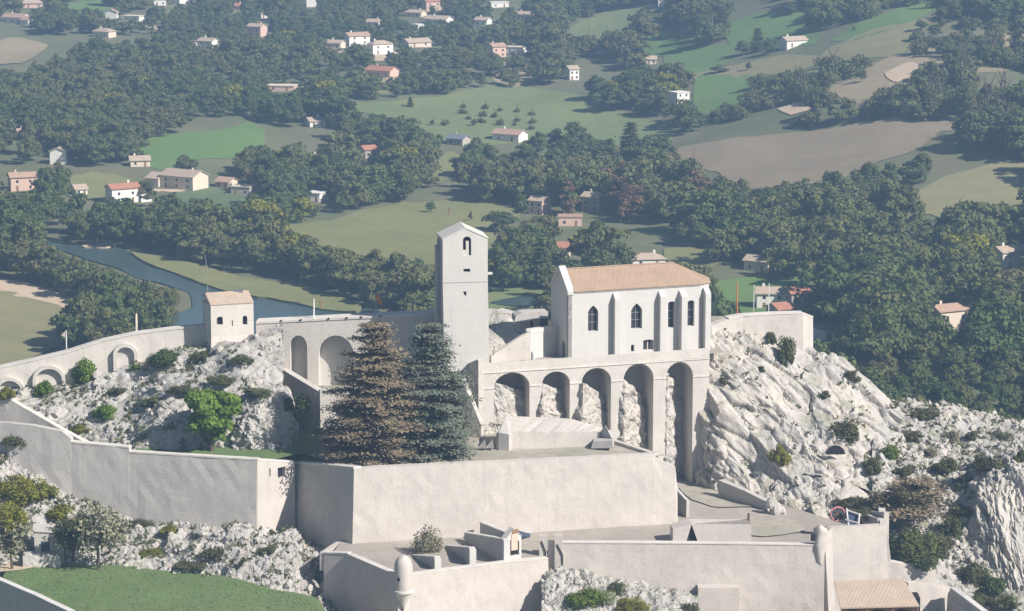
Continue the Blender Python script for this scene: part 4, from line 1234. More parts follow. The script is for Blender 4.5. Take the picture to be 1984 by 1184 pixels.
# --- belvedere wall on the cliff top
bv = thing('terrace_wall', 'pale terrace wall crowning the white cliff to the right of the chapel', 'wall', base(P(1480, 650, 469), 50))
bt_ = [P(1378, 632, 464.5), P(1412, 618, 466), P(1440, 612.5, 467), P(1500, 609, 468), P(1556, 607.5, 469), P(1575, 615, 471.5)]
strip(MB(), bt_, 1.6, 48, .03, 1.2, 6, .06).build('wall', M['main'], bv)
coping(MB(), bt_[1:], 1.6, .2, .08).build('coping', M['coping'], bv)
MB().box(P(1540, 607, 470.5), 2.2, .8, .35, .2).build('slab_stone', M['curtain'], bv)
sheet('cliff_top_ground', [(33, 467.5), (47, 471), (49, 474), (48, 478), (28, 478), (28, 470)], M['terrace'], 0, gz(54.0), 2)
for u, vt, col, lab, w_ in ((1428, 545, 'orange', 'tall rust coloured pole behind the terrace wall beside the chapel', .12), (1460, 551, 'whitemetal', 'slim pale pole standing on the terrace wall', .07), (1489, 549, 'whitemetal', 'short white pole in front of the red and white house', .09)):
    p = P(u, 612, 471)
    tag(MB().tube([p - Vector((0, 0, 1)), Vector((p.x, p.y, P(u, vt, 471).z))], [w_, w_ * .7], 7).build('pole', M[col], None, p), lab, 'pole', 'poles on the terrace')

# --- main curtain walls of the middle level
cl = thing('curtain_wall', 'long grey curtain wall with a stepped top above the lawn', 'wall', base(P(300, 1000, 428), 28), 'curtain walls')
seg = [[P(-60, 815, 434.2), P(20, 820, 432.8), P(60, 824, 432.1), P(120, 836, 431.0), P(137, 850, 430.7)],
       [P(137, 858, 430.7), P(250, 868, 428.6)], [P(250, 877, 428.6), P(498, 892, 424)]]
mb = MB()
for s in seg:
    strip(mb, s, 1.1, 26.5, .07, 1.3, 9, .09)
mb.build('wall', M['curtain'], cl)
mb = MB()
for s in seg[1:]:
    coping(mb, s, 1.1, .2, .06)
mb.build('coping', M['coping'], cl)
lr = thing('stepped_rampart', 'beige rampart descending steeply from the half buried arches to the stepped grey wall', 'wall', base(P(60, 840, 440), 30))
strip(MB(), [P(-60, 735, 441), P(0, 763, 440), P(60, 798, 438.2), P(130, 838, 435.8), P(165, 857, 434.6)], 1.0, 34, .03, 1.2, 6, .09).build('wall', M['rampart'], lr)
fw = thing('flank_bastion', 'bright flank wall with one small square window beside the dark bastion face', 'wall', base(P(535, 970, 427), 28))
fp = Plane(P(498.5, 892, 424), P(571, 897, 429.5))
x0, zl = fp.px(498.5, 891.5); x1, zr = fp.px(571, 896)
b0, z1 = fp.px(538, 907); b1, z0 = fp.px(553, 924)
c0, y1 = fp.px(521.5, 908); c1, y0 = fp.px(524.5, 923); e0, g1 = fp.px(563, 908); e1, g0 = fp.px(566.5, 925)
hl = [rect(b0, b1, z0, z1), rect(c0, c1, y0, y1), rect(e0, e1, g0, g1)]
panel(MB(), fp, [(x0, 27), (x1, 27), (x1, zr), (x0, zl)], hl, .8, 1.1, back=False).build('wall', M['main'], fw)
pane(MB(), fp, hl[0], -.75).build('window', M['dark'], fw)
for h in hl[1:]:
    pane(MB(), fp, h, -.35).build('blocked_slit', M['curtain'], fw)
coping(MB(), [fp.at(x0, zl), fp.at(x1, zr)], 1.0, .2, .06).build('coping', M['coping'], fw)
mw = thing('main_wall', 'great pale battered curtain wall with a bastion face in deep shade, across the middle of the fortress', 'wall', base(P(980, 1000, 423), 29), 'curtain walls')
mt = [P(572, 897, 431), P(686, 908, 418.6)]
mt2 = [P(686, 908, 418.6), P(800, 902.5, 420.9), P(980, 894, 424.2), P(1150, 886, 427.4), P(1266, 880.5, 429.6), P(1282, 895, 429.9), P(1308, 903, 430.4)]
strip(MB(), mt[:1] + mt2, 1.4, 27.5, .07, 1.3, 9, .07).build('wall', M['main'], mw)
coping(MB(), mt, 1.2, .25, .08).build('coping', M['coping'], mw)
strip(MB(), [P(1308, 903, 430.5), P(1312, 935, 431.5), P(1303, 968, 432)], 1.0, 28, .02, .8, 5, .08).build('end_pier', M['main'], mw)
rs = thing('curved_stair_wall', 'small dark curved stair wall at the right end of the main wall', 'wall', base(P(1312, 968, 436), 30))
strip(MB(), [P(1303, 930, 439), P(1309, 948, 437), P(1330, 970, 433.5)], .5, 29.8, 0, .6, 3, .04).build('wall', M['curtain'], rs)

# --- lower terrace fittings
dk = thing('ditch_wall', 'low dark sloping parapet between the grass patch and the cliff foot', 'wall', base(P(1440, 955, 441), 30))
strip(MB(), [P(1392, 930, 447), P(1440, 950, 442), P(1487, 973, 437.5)], 1.0, 29.5, 0, .8, 3, .06).build('wall', M['curtain'], dk)
gb = thing('magazine', 'low pale masonry block with a dark triangular vent on the lower terrace', 'masonry block', base(P(1390, 1040, 420), 30.2))
mg = Plane(P(1304, 1036, 417.5), P(1456, 1036, 418.5))
g0_, gt0 = mg.px(1304, 1020); g1_, gt1 = mg.px(1456, 1016)
v0 = [mg.px(1329, 1039), mg.px(1353, 1036), mg.px(1340, 1014.5)]
vg = [(v0[0][0], 30.6), (v0[1][0], 30.6), (v0[2][0], v0[2][1] - .1)]
mb = MB(); panel(mb, mg, [(g0_, 30), (g1_, 30), (g1_, gt1), (v0[2][0], gt0 + .32), (g0_, gt0 - .4)], [vg], .6, 3.0)
mb.quad(mg.at(g0_, gt0 - .4), mg.at(v0[2][0], gt0 + .32), mg.at(v0[2][0], gt0 + .3, -3), mg.at(g0_, gt0 - .4, -3))
mb.quad(mg.at(v0[2][0], gt0 + .32), mg.at(g1_, gt1), mg.at(g1_, gt1, -3), mg.at(v0[2][0], gt0 + .3, -3))
mb.build('wall', M['main'], gb)
pane(MB(), mg, vg, -.55).build('vent', M['dark'], gb)
o_ = P(1450, 1010, 421)
tag(MB().box(o_, .35, .35, 1.2).build('post', M['bark'], None, o_), 'short dark post standing on the masonry block', 'post')
fc = thing('scree_fence', 'ragged pale boulders with a dark gap at the end of the dark sloping parapet', 'rocks', base(P(1500, 985, 436), 30))
for (u, v, s) in ((1493, 975, .8), (1503, 984, 1.0), (1514, 988, .7)):
    c0_ = P(u, v, 436)
    mb = MB().lathe(c0_ - Vector((0, 0, s)), [(s * .9, 0), (s, s * .7), (s * .75, s * 1.5), (s * .3, s * 2.0), (0, s * 2.1)], 7)
    mb.v = [(x + .3 * mnoise.noise(Vector((x, y, z)) * 1.7), y + .3 * mnoise.noise(Vector((y, z, x)) * 1.7), z + .2 * mnoise.noise(Vector((z, x, y)) * 1.3)) for x, y, z in mb.v]
    mb.build('boulder', M['cliff'], fc)

# --- lower wall and its corner turret
lw = thing('lower_wall', 'long pale lower curtain wall with a thin dark string line under its top', 'wall', base(P(1330, 1120, 412), 20), 'curtain walls')
lt = [P(1062, 1052, 411.6), P(1240, 1052.5, 411.9), P(1420, 1054, 412.0), P(1598, 1057, 412.2)]
strip(MB(), lt, 1.0, 19, .07, 1.3, 9, .07).build('wall', M['bastion'], lw)
coping(MB(), lt, 1.0, .12, .10).build('coping', M['coping'], lw)
bx = Plane(P(1352, 1140, 409.6), P(1434, 1140, 409.7))
q0_, zt_ = bx.px(1353, 1139); q1_, _ = bx.px(1433, 1139)
slab(MB(), bx, rect(q0_, q1_, 19, zt_), -2.5, .1).build('buttress', M['bastion'], lw)
tr_ = thing('corner_turret', 'eroded round corner turret at the end of the lower wall', 'turret', base(P(1589, 1060, 412), 30))
tc_ = P(1589, 1062, 412.6)
pr = [(.2, -3.0), (.6, -1.8), (.9, -.4), (1.0, .2), (.95, .8), (.82, 1.5), (.9, 2.2), (.85, 2.8), (.6, 3.2), (.25, 3.45), (0, 3.5)]
mb = MB().lathe(tc_, pr, 18)
mb.v = [(x + .45 * mnoise.noise(Vector((x, y, z)) * .9), y + .45 * mnoise.noise(Vector((y, z, x)) * .9), z + .2 * mnoise.noise(Vector((z, x, y)) * 1.2)) for x, y, z in mb.v]
mb.build('body', M['bastion'], tr_, smooth=True)
MB().box(tc_ + Vector((-1.1, -.3, 1.2)), .5, .5, .9, .4).build('loophole', M['dark'], tr_)

# --- right bastion with the gun platform
rb = thing('gun_bastion', 'smooth sloping beige bastion below the gun platform, beside the dark shrubs', 'bastion', base(P(1665, 1080, 414), 20))
rt_ = [P(1598, 1035, 412.4), P(1612, 1023, 413.2), P(1660, 1020.5, 414.2), P(1718, 1017, 415.5)]
strip(MB(), rt_, 1.2, 18, .10, 1.2, 9, .05).build('wall', M['bastion'], rb)
strip(MB(), [P(1718, 1016, 415.6), P(1717, 1000, 419), P(1715, 984, 423)], 1.0, 24, .12, 1.2, 5, .04).build('side_wall', M['bastion'], rb)
ex = thing('glacis_wall', 'low beige wall stepping down to the right below the gun bastion', 'wall', base(P(1770, 1120, 414), 20))
strip(MB(), [P(1706, 1088, 415.2), P(1736, 1090, 415.4), P(1770, 1098, 415.7), P(1814, 1105, 416.2)], 1.5, 17, .09, 1.2, 8, .06).build('wall', M['bastion'], ex)
strip(MB(), [P(1760, 1130, 410.5), P(1815, 1134, 411.5), P(1846, 1140, 412.4)], 1.5, 17, .1, 1.2, 6, .06).build('lower_wall', M['bastion'], ex)
gpn = thing('gun_platform', 'gun platform parapet with dark shade panels and a white frame on the bastion top', 'parapet', base(P(1665, 1015, 418), 30))
strip(MB(), [P(1672, 994, 424.5), P(1700, 1005, 417.5)], .7, 30, 0, .8, 3, .02).build('merlon', M['bastion'], gpn)
pA, pB = P(1684, 991, 424.5), P(1713, 992, 418.0)
strip(MB(), [pA, pB], .8, 30, 0, .8, 3, .02).build('merlon', M['bastion'], gpn)
mb = MB()
for a, b in (((1640, 986, 421), (1644, 1021, 416.5)), ((1638, 1007, 418), (1664, 1014, 416.8)), ((1640, 988, 421), (1668, 998, 420)), ((1665, 996, 420), (1663, 1021, 416.6))):
    mb.tube([P(*a), P(*b)], [.16, .16], 5)
mb.build('frame', M['white'], gpn)
mb = MB()
q = [P(1642, 990, 421.4), P(1664, 998, 420.4), P(1662, 1020, 418), P(1645, 1020, 418)]
mb.add(q + [x + Vector((.2, .6, 0)) for x in q], [(0, 1, 2, 3), (4, 5, 6, 7), (0, 1, 5, 4), (1, 2, 6, 5), (3, 0, 4, 7)])
mb.build('shade_panel', M['door'], gpn)  # dark blue slab paints in the parapet's shaded face
wh_ = gpn
wc = P(1623, 996, 421.5)
ringp = [wc + Vector((1.05 * math.cos(t), .2 * math.cos(t), 1.05 * math.sin(t))) for t in np.linspace(0, 2 * math.pi, 22)]
MB().tube(ringp, [.14] * 22, 6, False).build('wheel_rim', M['pinkpaint'], wh_)
MB().add([wc] + [wc + (p - wc) * .93 for p in ringp], [(0, i, i + 1) for i in range(1, 22)]).build('wheel_disc', M['door'], wh_)
mb = MB()
for t in np.linspace(0, math.pi, 4, endpoint=False):
    d = Vector((math.cos(t), .2 * math.cos(t), math.sin(t)))
    mb.tube([wc - d + Vector((0, -.08, 0)), wc + d + Vector((0, -.08, 0))], [.05, .05], 5)
mb.build('wheel_spokes', M['wood'], wh_)

# --- open shed with the tan roof, and the dark curved parapet
sd = thing('open_shed', 'open fronted shed with a plain tan tiled roof against the bastion foot', 'shed', base(P(1700, 1180, 401), 22))
e = [P(1628, 1177, 399.5), P(1781, 1173, 400.5), P(1751, 1121, 406.5), P(1617, 1126, 405.5)]
up = Vector((0, 0, -.22))
MB().add(e + [q + up for q in e], [(0, 1, 2, 3), (4, 7, 6, 5), (0, 4, 5, 1), (1, 5, 6, 2), (3, 7, 4, 0)]).build('roof', M['roof_pale'], sd)
for t in (.02, .34, .66, .98):
    p = e[0].lerp(e[1], t) + Vector((0, .3, -.2))
    MB().tube([p - Vector((0, 0, 5)), p], [.13, .11], 6).build('post', M['wood'], sd)
for t0_, t1_ in ((.03, .33), (.35, .65), (.67, .97)):
    p, q = e[0].lerp(e[1], t0_) + Vector((0, .5, -.25)), e[0].lerp(e[1], t1_) + Vector((0, .5, -.25))
    n = 8; arc = [p.lerp(q, i / n) + Vector((0, 0, -.9 + .75 * math.sin(math.pi * i / n))) for i in range(n + 1)]
    MB().add([p] + arc + [q], [(0, i, i + 1) for i in range(1, n + 1)] + [(0, n + 1, n + 2)]).build('brace', M['wood'], sd)
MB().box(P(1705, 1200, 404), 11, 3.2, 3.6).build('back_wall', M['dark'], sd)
cpv = thing('curved_parapet', 'dark curved parapet with a bright coping at the foot of the rock slope', 'parapet', base(P(1860, 1170, 405), 22))
ct = [P(1836, 1150, 411), P(1842, 1141, 409.5), P(1866, 1158, 404.5), P(1915, 1196, 398)]
strip(MB(), ct, .7, 18, .03, .8, 5, .02).build('wall', M['curtain'], cpv)
coping(MB(), ct[1:], .7, .22, .12, .8).build('coping', M['white'], cpv)
MB().tube([P(1838, 1166, 408), P(1862, 1178, 403.5), P(1890, 1200, 399.5)], [.13] * 3, 6).build('rail', M['white'], cpv)

# --- lower bastion with its sentry turret and traverses
lb = thing('lower_bastion', 'pointed lower bastion with one face in deep shade and one sunlit face', 'bastion', base(P(775, 1184, 398), 20))
bl = [P(628, 1072, 411.5), P(674, 1073, 409.5)]
bl2 = [P(674, 1075, 409.5), P(772, 1117, 397.6)]
bl3 = [P(772, 1117, 397.6), P(870, 1104, 401.2), P(980, 1090, 405.4), P(1062, 1082, 409)]
strip(MB(), bl + bl2[1:] + bl3[1:], .9, 18, .05, 1.2, 8, .05).build('wall', M['bastion'], lb)
mb = MB(); coping(mb, bl, .9, .14, .06); coping(mb, bl2, .9, .14, .06); coping(mb, bl3, .9, .14, .06); mb.build('coping', M['coping'], lb)
strip(MB(), [P(660, 1050, 419), P(628, 1071, 411.6)][::-1], .7, 28, 0, 1.2, 4, .04).build('back_wall', M['bastion'], lb)
tt_ = thing('sentry_turret', 'round stone sentry turret with a domed cap on the tip of the lower bastion', 'turret', base(P(782, 1140, 397.5), 28))
tc_ = P(782, 1142, 397.4)
mb = MB().lathe(tc_, [(1.32, 0), (1.32, 2.9), (1.28, 3.6), (1.08, 4.25), (.72, 4.7), (.3, 4.95), (0, 5.0)], 28)
mb.build('body', M['bastion'], tt_, smooth=True)
MB().lathe(tc_, [(1.32, 0), (1.5, -.05), (1.5, -.35), (1.2, -.55), (.85, -1.3), (.5, -2.1), (.3, -2.6)], 28).build('corbel', M['coping'], tt_)
MB().box(tc_ + Vector((-.62, -1.17, 1.55)), .35, .3, .45, -.5).build('loophole', M['dark'], tt_)
# corner quoin below the turret
MB().box(Vector((tc_.x + .1, tc_.y + .6, 18)), 1.1, 1.1, tc_.z - 18 - 1, .7).build('quoin', M['bastion'], lb)
TR = [('traverse wall nearest the sentry turret, with a pale squared end', (783, 1075, 413.5), (842, 1080, 403.2)),
      ('second traverse wall behind the yellow shrub, with a pale squared end', (864, 1058, 415.5), (910, 1062, 405.8)),
      ('longest traverse wall, next to the small gate lodge', (900, 1033, 419.5), (976, 1046, 406.5)),
      ('highest traverse wall with a sloping top, behind the longest one', (930, 1013, 421.0), (980, 1033, 410.5))]
for lab, a, b in TR:
    a_, b_ = P(*a), P(*b)
    t = thing('traverse', 'dark sided ' + lab, 'wall', base((a_ + b_) / 2, 30.4), 'traverse walls on the lower bastion')
    strip(MB(), [a_, b_], .75, 29.8, 0, .9, 4, .03).build('wall', M['curtain'], t)  # darker stone than the bastion's, deepening the traverse shade by colour
    coping(MB(), [a_, b_], .75, .14, .05).build('coping', M['coping'], t)
    d_ = (b_ - a_); d_.z = 0; d_.normalize()
    MB().box(Vector((b_.x, b_.y, 29.8)) + d_ * .12 + Vector((d_.y, -d_.x, 0)) * -.37, 1.0, .5, b_.z - 29.8 - .1, math.atan2(d_.y, d_.x) + math.pi / 2).build('end_pier', M['white'], t)  # white colour paints in the sunlit end face of the wall
gl = thing('gate_lodge', 'small gabled gate lodge with an arched opening beside the longest traverse wall', 'gate lodge', base(P(998, 1075, 408), 30))
gpl = Plane(P(982, 1075, 407.6), P(1009, 1075, 409.2))
x0, z0 = gpl.px(981, 1076); x1, _ = gpl.px(1010, 1072); zt_ = gpl.px(995, 1042)[1]; za = gpl.px(995, 1026)[1]
oh = arch(*[gpl.px(u, 1070)[0] for u in (984.5, 1006)], z0 - .3, gpl.px(995, 1054)[1], gpl.px(995, 1044)[1], 10)
mb = MB(); panel(mb, gpl, [(x0, z0 - 1), (x1, z0 - 1), (x1, zt_), ((x0 + x1) / 2, za), (x0, zt_)], [oh], .5, 1.0); mb.build('wall', M['tower'], gl)
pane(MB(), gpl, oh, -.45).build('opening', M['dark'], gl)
x2, x3 = gpl.px(990, 1060)[0], gpl.px(1002, 1060)[0]
slab(MB(), gpl, rect(x2, x3, gpl.px(995, 1066)[1], gpl.px(995, 1034)[1]), -.02, .12).build('panel', M['h_pink'], gl)
slab(MB(), gpl, rect(x2 + .2, x3 + .1, gpl.px(995, 1034)[1], gpl.px(995, 1026)[1]), -.02, .14).build('panel_top', M['wood'], gl)
mb = MB()
for a_, s_ in ((x0, -1), (x1, 1)):
    e0, e1 = gpl.at(a_ + s_ * .05, zt_ + .0, .1), gpl.at(a_ + s_ * .05, zt_ + .0, -1.1)
    r0, r1 = gpl.at((x0 + x1) / 2, za + .08, .1), gpl.at((x0 + x1) / 2, za + .08, -1.1)
    u_ = Vector((0, 0, .1)); mb.add([e0, e1, r1, r0, e0 + u_, e1 + u_, r1 + u_, r0 + u_], [(4, 5, 6, 7), (0, 3, 2, 1), (0, 1, 5, 4), (0, 4, 7, 3)])
mb.build('roof', M['coping'], gl)
mb = MB(); a_ = P(1001, 1035, 410); mb.add([a_, a_ + Vector((2.0, .6, -.6)), a_ + Vector((0, .2, -1.1)), a_ + Vector((0, 2.4, 0)), a_ + Vector((2.0, 2.6, -.6)), a_ + Vector((0, 2.4, -1.1))], [(0, 1, 2), (3, 5, 4), (0, 3, 4, 1), (1, 4, 5, 2)])
mb.build('lean_to_roof', M['door'], gl)
for lab, a, b, c in (('left', (1052, 1041), (1057, 1072), (1060, 1098)), ('right', (1082, 1040), (1090, 1078), (1091, 1108))):
    p = P(a[0], a[1], 410.8); q = P(c[0], c[1], 410.2)
    t = MB().box(Vector((p.x, p.y + .5, 26)), 1.1, 1.1, p.z - 26 + .2).build('gate_pier', M['bastion'], None, Vector((p.x, p.y, 30)))
    tag(t, 'plain square gate pier between bastion and lower wall, %s' % ('nearer the gate lodge' if lab == 'left' else 'nearer the long lower wall'), 'gate pier', 'gate piers')
    mb = MB(); r = P(b[0], b[1], 409.9); r = Vector((r.x, p.y - .15, r.z)); mb.tube([Vector((p.x - .2, p.y - .15, r.z + 1.6)), r, Vector((r.x + .05, r.y, r.z - 1.6))], [.09, .1, .08], 6)
    mb.build('iron_bracket', M['dark'], t, None)

# --- parapet at the bottom left, hut and concrete block on the lawn
pb = thing('lawn_parapet', 'dark sided parapet with a bright coping cutting the corner of the lawn', 'parapet', base(P(60, 1160, 395), 24))
pt = [P(-60, 1101, 404), P(0, 1126, 399), P(70, 1156, 394), P(150, 1194, 387.5)]
strip(MB(), pt, .7, 20, .0, 1, 4, .02).build('wall', M['curtain'], pb)
coping(MB(), pt, .7, .2, .12).build('coping', M['white'], pb)
ht = thing('hut', 'small grey rendered hut with a dark blue door under the olive trees', 'hut', base(P(95, 1080, 414), 29))
hp = Plane(P(66, 1070, 414), P(122, 1072, 414.6))
x0, z1 = hp.px(66, 1030); x1, z0 = hp.px(124, 1082)
dh_ = rect(hp.px(79.5, 1060)[0], hp.px(96, 1060)[0], z0 + .0, hp.px(88, 1049)[1])
panel(MB(), hp, [(x0, z0 - 1), (x1, z0 - 1), (x1, z1 - .4), (x0, z1)], [dh_], .2, 3.5).build('wall', M['curtain'], ht)
pane(MB(), hp, dh_, -.15).build('door', M['door'], ht)
MB().add([hp.at(x0 - .2, z1, .2), hp.at(x1 + .2, z1 - .4, .2), hp.at(x1 + .2, z1 - .2, -3.6), hp.at(x0 - .2, z1 + .2, -3.6)] + [hp.at(x0 - .2, z1 + .15, .2), hp.at(x1 + .2, z1 - .25, .2), hp.at(x1 + .2, z1, -3.6), hp.at(x0 - .2, z1 + .35, -3.6)], [(4, 5, 6, 7), (0, 1, 5, 4), (0, 3, 2, 1)]).build('roof', M['curtain'], ht)
cb = thing('concrete_block', 'long mossy grey concrete block between the hut and the lawn', 'block', base(P(75, 1098, 411), 28.3))
mb = MB(); strip(mb, [P(44, 1078, 411.5), P(112, 1076, 412), P(118, 1083, 412.6)], 2.4, 28, 0, .5, 4, .14); mb.build('block', M['curtain'], cb)

# --- flags, posts
fg = thing('flagpole', 'white flagpole with a cream pennant behind the climbing rampart', 'flagpole', base(P(129, 685, 454)))
p = P(129, 684, 454)
MB().tube([p - Vector((0, 0, 1)), P(128, 640, 454)], [.11, .08], 7).build('pole', M['whitemetal'], fg)
t = P(127.5, 640, 454)
MB().add([t, t + Vector((-.75, .1, -.85)), t + Vector((-.15, 0, -1.15)), t + Vector((0, .05, 0)), t + Vector((-.75, .15, -.85)), t + Vector((-.15, .05, -1.15))], [(0, 1, 2), (3, 5, 4), (0, 3, 4, 1), (1, 4, 5, 2)]).build('pennant', M['h_cream'], fg)
ws = thing('windsock', 'orange windsock hanging from a short pole on the arched rampart', 'windsock', base(P(731, 612, 456.8)))
p = P(729, 612, 456.8)
MB().tube([p - Vector((0, 0, .6)), P(728, 572, 456.8)], [.09, .07], 6).build('pole', M['metal'], ws)
t = P(727.5, 571, 456.8); ring = []
MB().tube([t, t + Vector((.45, 0, -.6)), t + Vector((.8, 0, -1.35)), t + Vector((.85, 0, -1.7))], [.22, .3, .3, .2], 8).build('sock', M['orange'], ws)
lp = thing('lamp_post', 'pale lamp post with a wooden crossbar on the arched rampart', 'lamp post', base(P(608, 618, 456.8)))
MB().tube([P(608, 624, 456.8), P(608, 579, 456.8)], [.15, .12], 7).build('post', M['whitemetal'], lp)
MB().tube([P(604, 581, 456.8), P(634, 586, 457.3)], [.10, .07], 6).build('crossbar', M['wood'], lp)
MB().tube([P(621, 584, 457.1), P(621, 597, 457.1)], [.13, .13], 6).build('lamp', M['wood'], lp)
p = P(264, 648, 456)
tag(MB().tube([p - Vector((0, 0, 1)), P(264, 612, 456), P(264, 607, 456)], [.22, .18, .06], 7).build('post', M['h_cream'], None, p), 'thick pale wooden post behind the rampart top', 'post')

# ------------------------------------------------------------------ foliage shapes
def quads(C, N, S, asp=1.0, r=rng):
    """leaf quads at centres C, normals N, half sizes S"""
    N = N / (np.linalg.norm(N, axis=1, keepdims=True) + 1e-9)
    a = r.normal(size=N.shape)
    T = np.cross(N, a); T /= np.linalg.norm(T, axis=1, keepdims=True) + 1e-9
    B = np.cross(N, T)
    S = S[:, None]
    j = lambda: (1 + r.uniform(-.35, .35, (len(C), 1)))
    V = np.stack([C - T * S * j() - B * S * asp * j(), C + T * S * j() - B * S * asp * j(), C + T * S * j() + B * S * asp * j(), C - T * S * j() + B * S * asp * j()], 1).reshape(-1, 3)
    F = np.arange(len(C) * 4).reshape(-1, 4)
    return V, F
def crown(name, seed, h, rad, z0, nblob, nleaf, leaf, mat, top=1.0, loose=.18):
    """a crown of separate leaf clumps between z0 and h"""
    r = np.random.default_rng(seed)
    hc, hr = (h + z0) / 2, (h - z0) / 2
    C, N = [], []
    for b in range(nblob):
        d = r.normal(size=3); d /= np.linalg.norm(d)
        k = r.uniform(.40, .92)
        zz = d[2] * k
        w = 1.0 - .45 * top * max(zz, 0) - .25 * max(-zz, 0)
        c = np.array((d[0] * k * rad * w, d[1] * k * rad * w, hc + zz * hr))
        rb = rad * r.uniform(.22, .42)
        n = int(nleaf * (rb / (.36 * rad)) ** 2)
        q = r.normal(size=(n, 3)); q /= np.linalg.norm(q, axis=1, keepdims=True)
        q[:, 2] = np.where(q[:, 2] < -.3, -q[:, 2] * .6, q[:, 2])
        rr = rb * r.uniform(.72, 1.06, (n, 1)) * np.array((1, 1, .82))
        C.append(c + q * rr + r.normal(size=(n, 3)) * rb * loose * .5)
        N.append(q + r.normal(size=(n, 3)) * .45)
    C = np.concatenate(C); N = np.concatenate(N)
    V, F = quads(C, N, leaf * r.uniform(.6, 1.25, len(C)), 1.0, r)
    return np_mesh(name, V, F, [mat])
def trunk_mesh(name, seed, h, r0, mat, limbs=5, spread=2.0):
    r = random.Random(seed)
    mb = MB()
    top = Vector((r.uniform(-.3, .3), r.uniform(-.3, .3), h * .62))
    mid = Vector((r.uniform(-.15, .15), r.uniform(-.15, .15), h * .3))
    mb.tube([(0, 0, -.8), mid, top], [r0, r0 * .78, r0 * .4], 7)
    for k in range(limbs):
        a = 2 * math.pi * (k + r.random() * .6) / limbs
        s = mid.lerp(top, r.uniform(.0, .8))
        e = s + Vector((math.cos(a) * spread * r.uniform(.6, 1), math.sin(a) * spread * r.uniform(.6, 1), h * r.uniform(.18, .36)))
        mb.tube([s, s.lerp(e, .5) + Vector((0, 0, .1 * h * r.random())), e], [r0 * .45, r0 * .3, r0 * .12], 5, False)
    me = bpy.data.meshes.new(name); me.from_pydata(mb.v, [], mb.f); me.update(); me.materials.append(mat)
    return me
def cedar(name, seed, h, R, z0, mat, n_lev=19, leaf=.34, dens=1.0, tip=.07, droop=.06):
    """a cedar's tiers: flat sprays on branches that shorten upwards, open gaps between the tiers"""
    r = np.random.default_rng(seed)
    C, N = [], []
    br = MB()
    for L in range(n_lev):
        t = (L + r.uniform(-.2, .2)) / (n_lev - 1)
        t = min(max(t, 0), 1)
        z = z0 + (h - z0) * t ** .92
        rl = R * ((1 - t) ** .80 * (1 - tip) + tip) * r.uniform(.82, 1.12)
        if t < .12: rl *= .80 + 1.6 * t
        nb = int(6 + 5 * (1 - t))
        for b in range(nb):
            a = 2 * math.pi * (b + r.uniform(-.35, .35)) / nb
            ln = rl * r.uniform(.5, 1.18)
            if r.random() < .08: continue
            dz = r.uniform(-.22, .25)
            br.tube([(0, 0, z - .3), (math.cos(a) * ln * .5, math.sin(a) * ln * .5, z + dz * .5), (math.cos(a) * ln * .92, math.sin(a) * ln * .92, z + dz - droop * ln)], [.09 + .05 * (1 - t), .07, .03], 4, False)
            npad = max(2, int(ln / 1.15))
            for q in range(npad):
                f = (q + .75) / npad
                s = ln * f
                wdt = (.7 + .8 * f) * (.85 + .45 * (1 - t))
                ao = a + r.uniform(-.13, .13)
                c = np.array((math.cos(ao) * s, math.sin(ao) * s, z + dz * f - droop * ln * f * f + r.uniform(-.1, .12)))
                n = int(34 * wdt * wdt * dens) + 6
                u = r.normal(size=(n, 3)) * np.array((wdt * .66, wdt * .66, .12))
                C.append(c + u)
                N.append(np.stack([r.normal(size=n) * .35 + math.cos(a) * .2, r.normal(size=n) * .35 + math.sin(a) * .2, np.ones(n)], -1))
    C = np.concatenate(C); N = np.concatenate(N)
    V, F = quads(C, N, leaf * r.uniform(.5, 1.2, len(C)), .55, r)
    tr = MB().tube([(0, 0, -1), (0, 0, h * .5), (0, 0, h * .97)], [.55 * h / 20, .36 * h / 20, .06], 8)
    def mk(m, nm, mt):
        me = bpy.data.meshes.new(nm); me.from_pydata(m.v, [], m.f); me.update(); me.materials.append(mt); return me
    return np_mesh(name, V, F, [mat]), mk(tr, 'trunk', M['bark']), mk(br, 'branches', M['bark'])
def bush_mesh(name, seed, w, h, n, leaf, mat, nb=9):
    r = np.random.default_rng(seed)
    C, N = [], []
    for b in range(nb):
        a, k = r.uniform(0, 6.28), r.uniform(0, .85)
        c = np.array((math.cos(a) * k * w / 2, math.sin(a) * k * w / 2, h * r.uniform(.12, .68) * (1 - .45 * k)))
        rb = np.array((w * .19, w * .19, h * .30)) * r.uniform(.55, 1.35)
        q = r.normal(size=(n // nb, 3)); q /= np.linalg.norm(q, axis=1, keepdims=True)
        C.append(c + q * rb * r.uniform(.6, 1.1, (len(q), 1))); N.append(q + r.normal(size=q.shape) * .6)
    C = np.concatenate(C); N = np.concatenate(N); k = C[:, 2] > -.2
    V, F = quads(C[k], N[k], leaf * r.uniform(.6, 1.3, k.sum()), .8, r)
    return np_mesh(name, V, F, [mat])

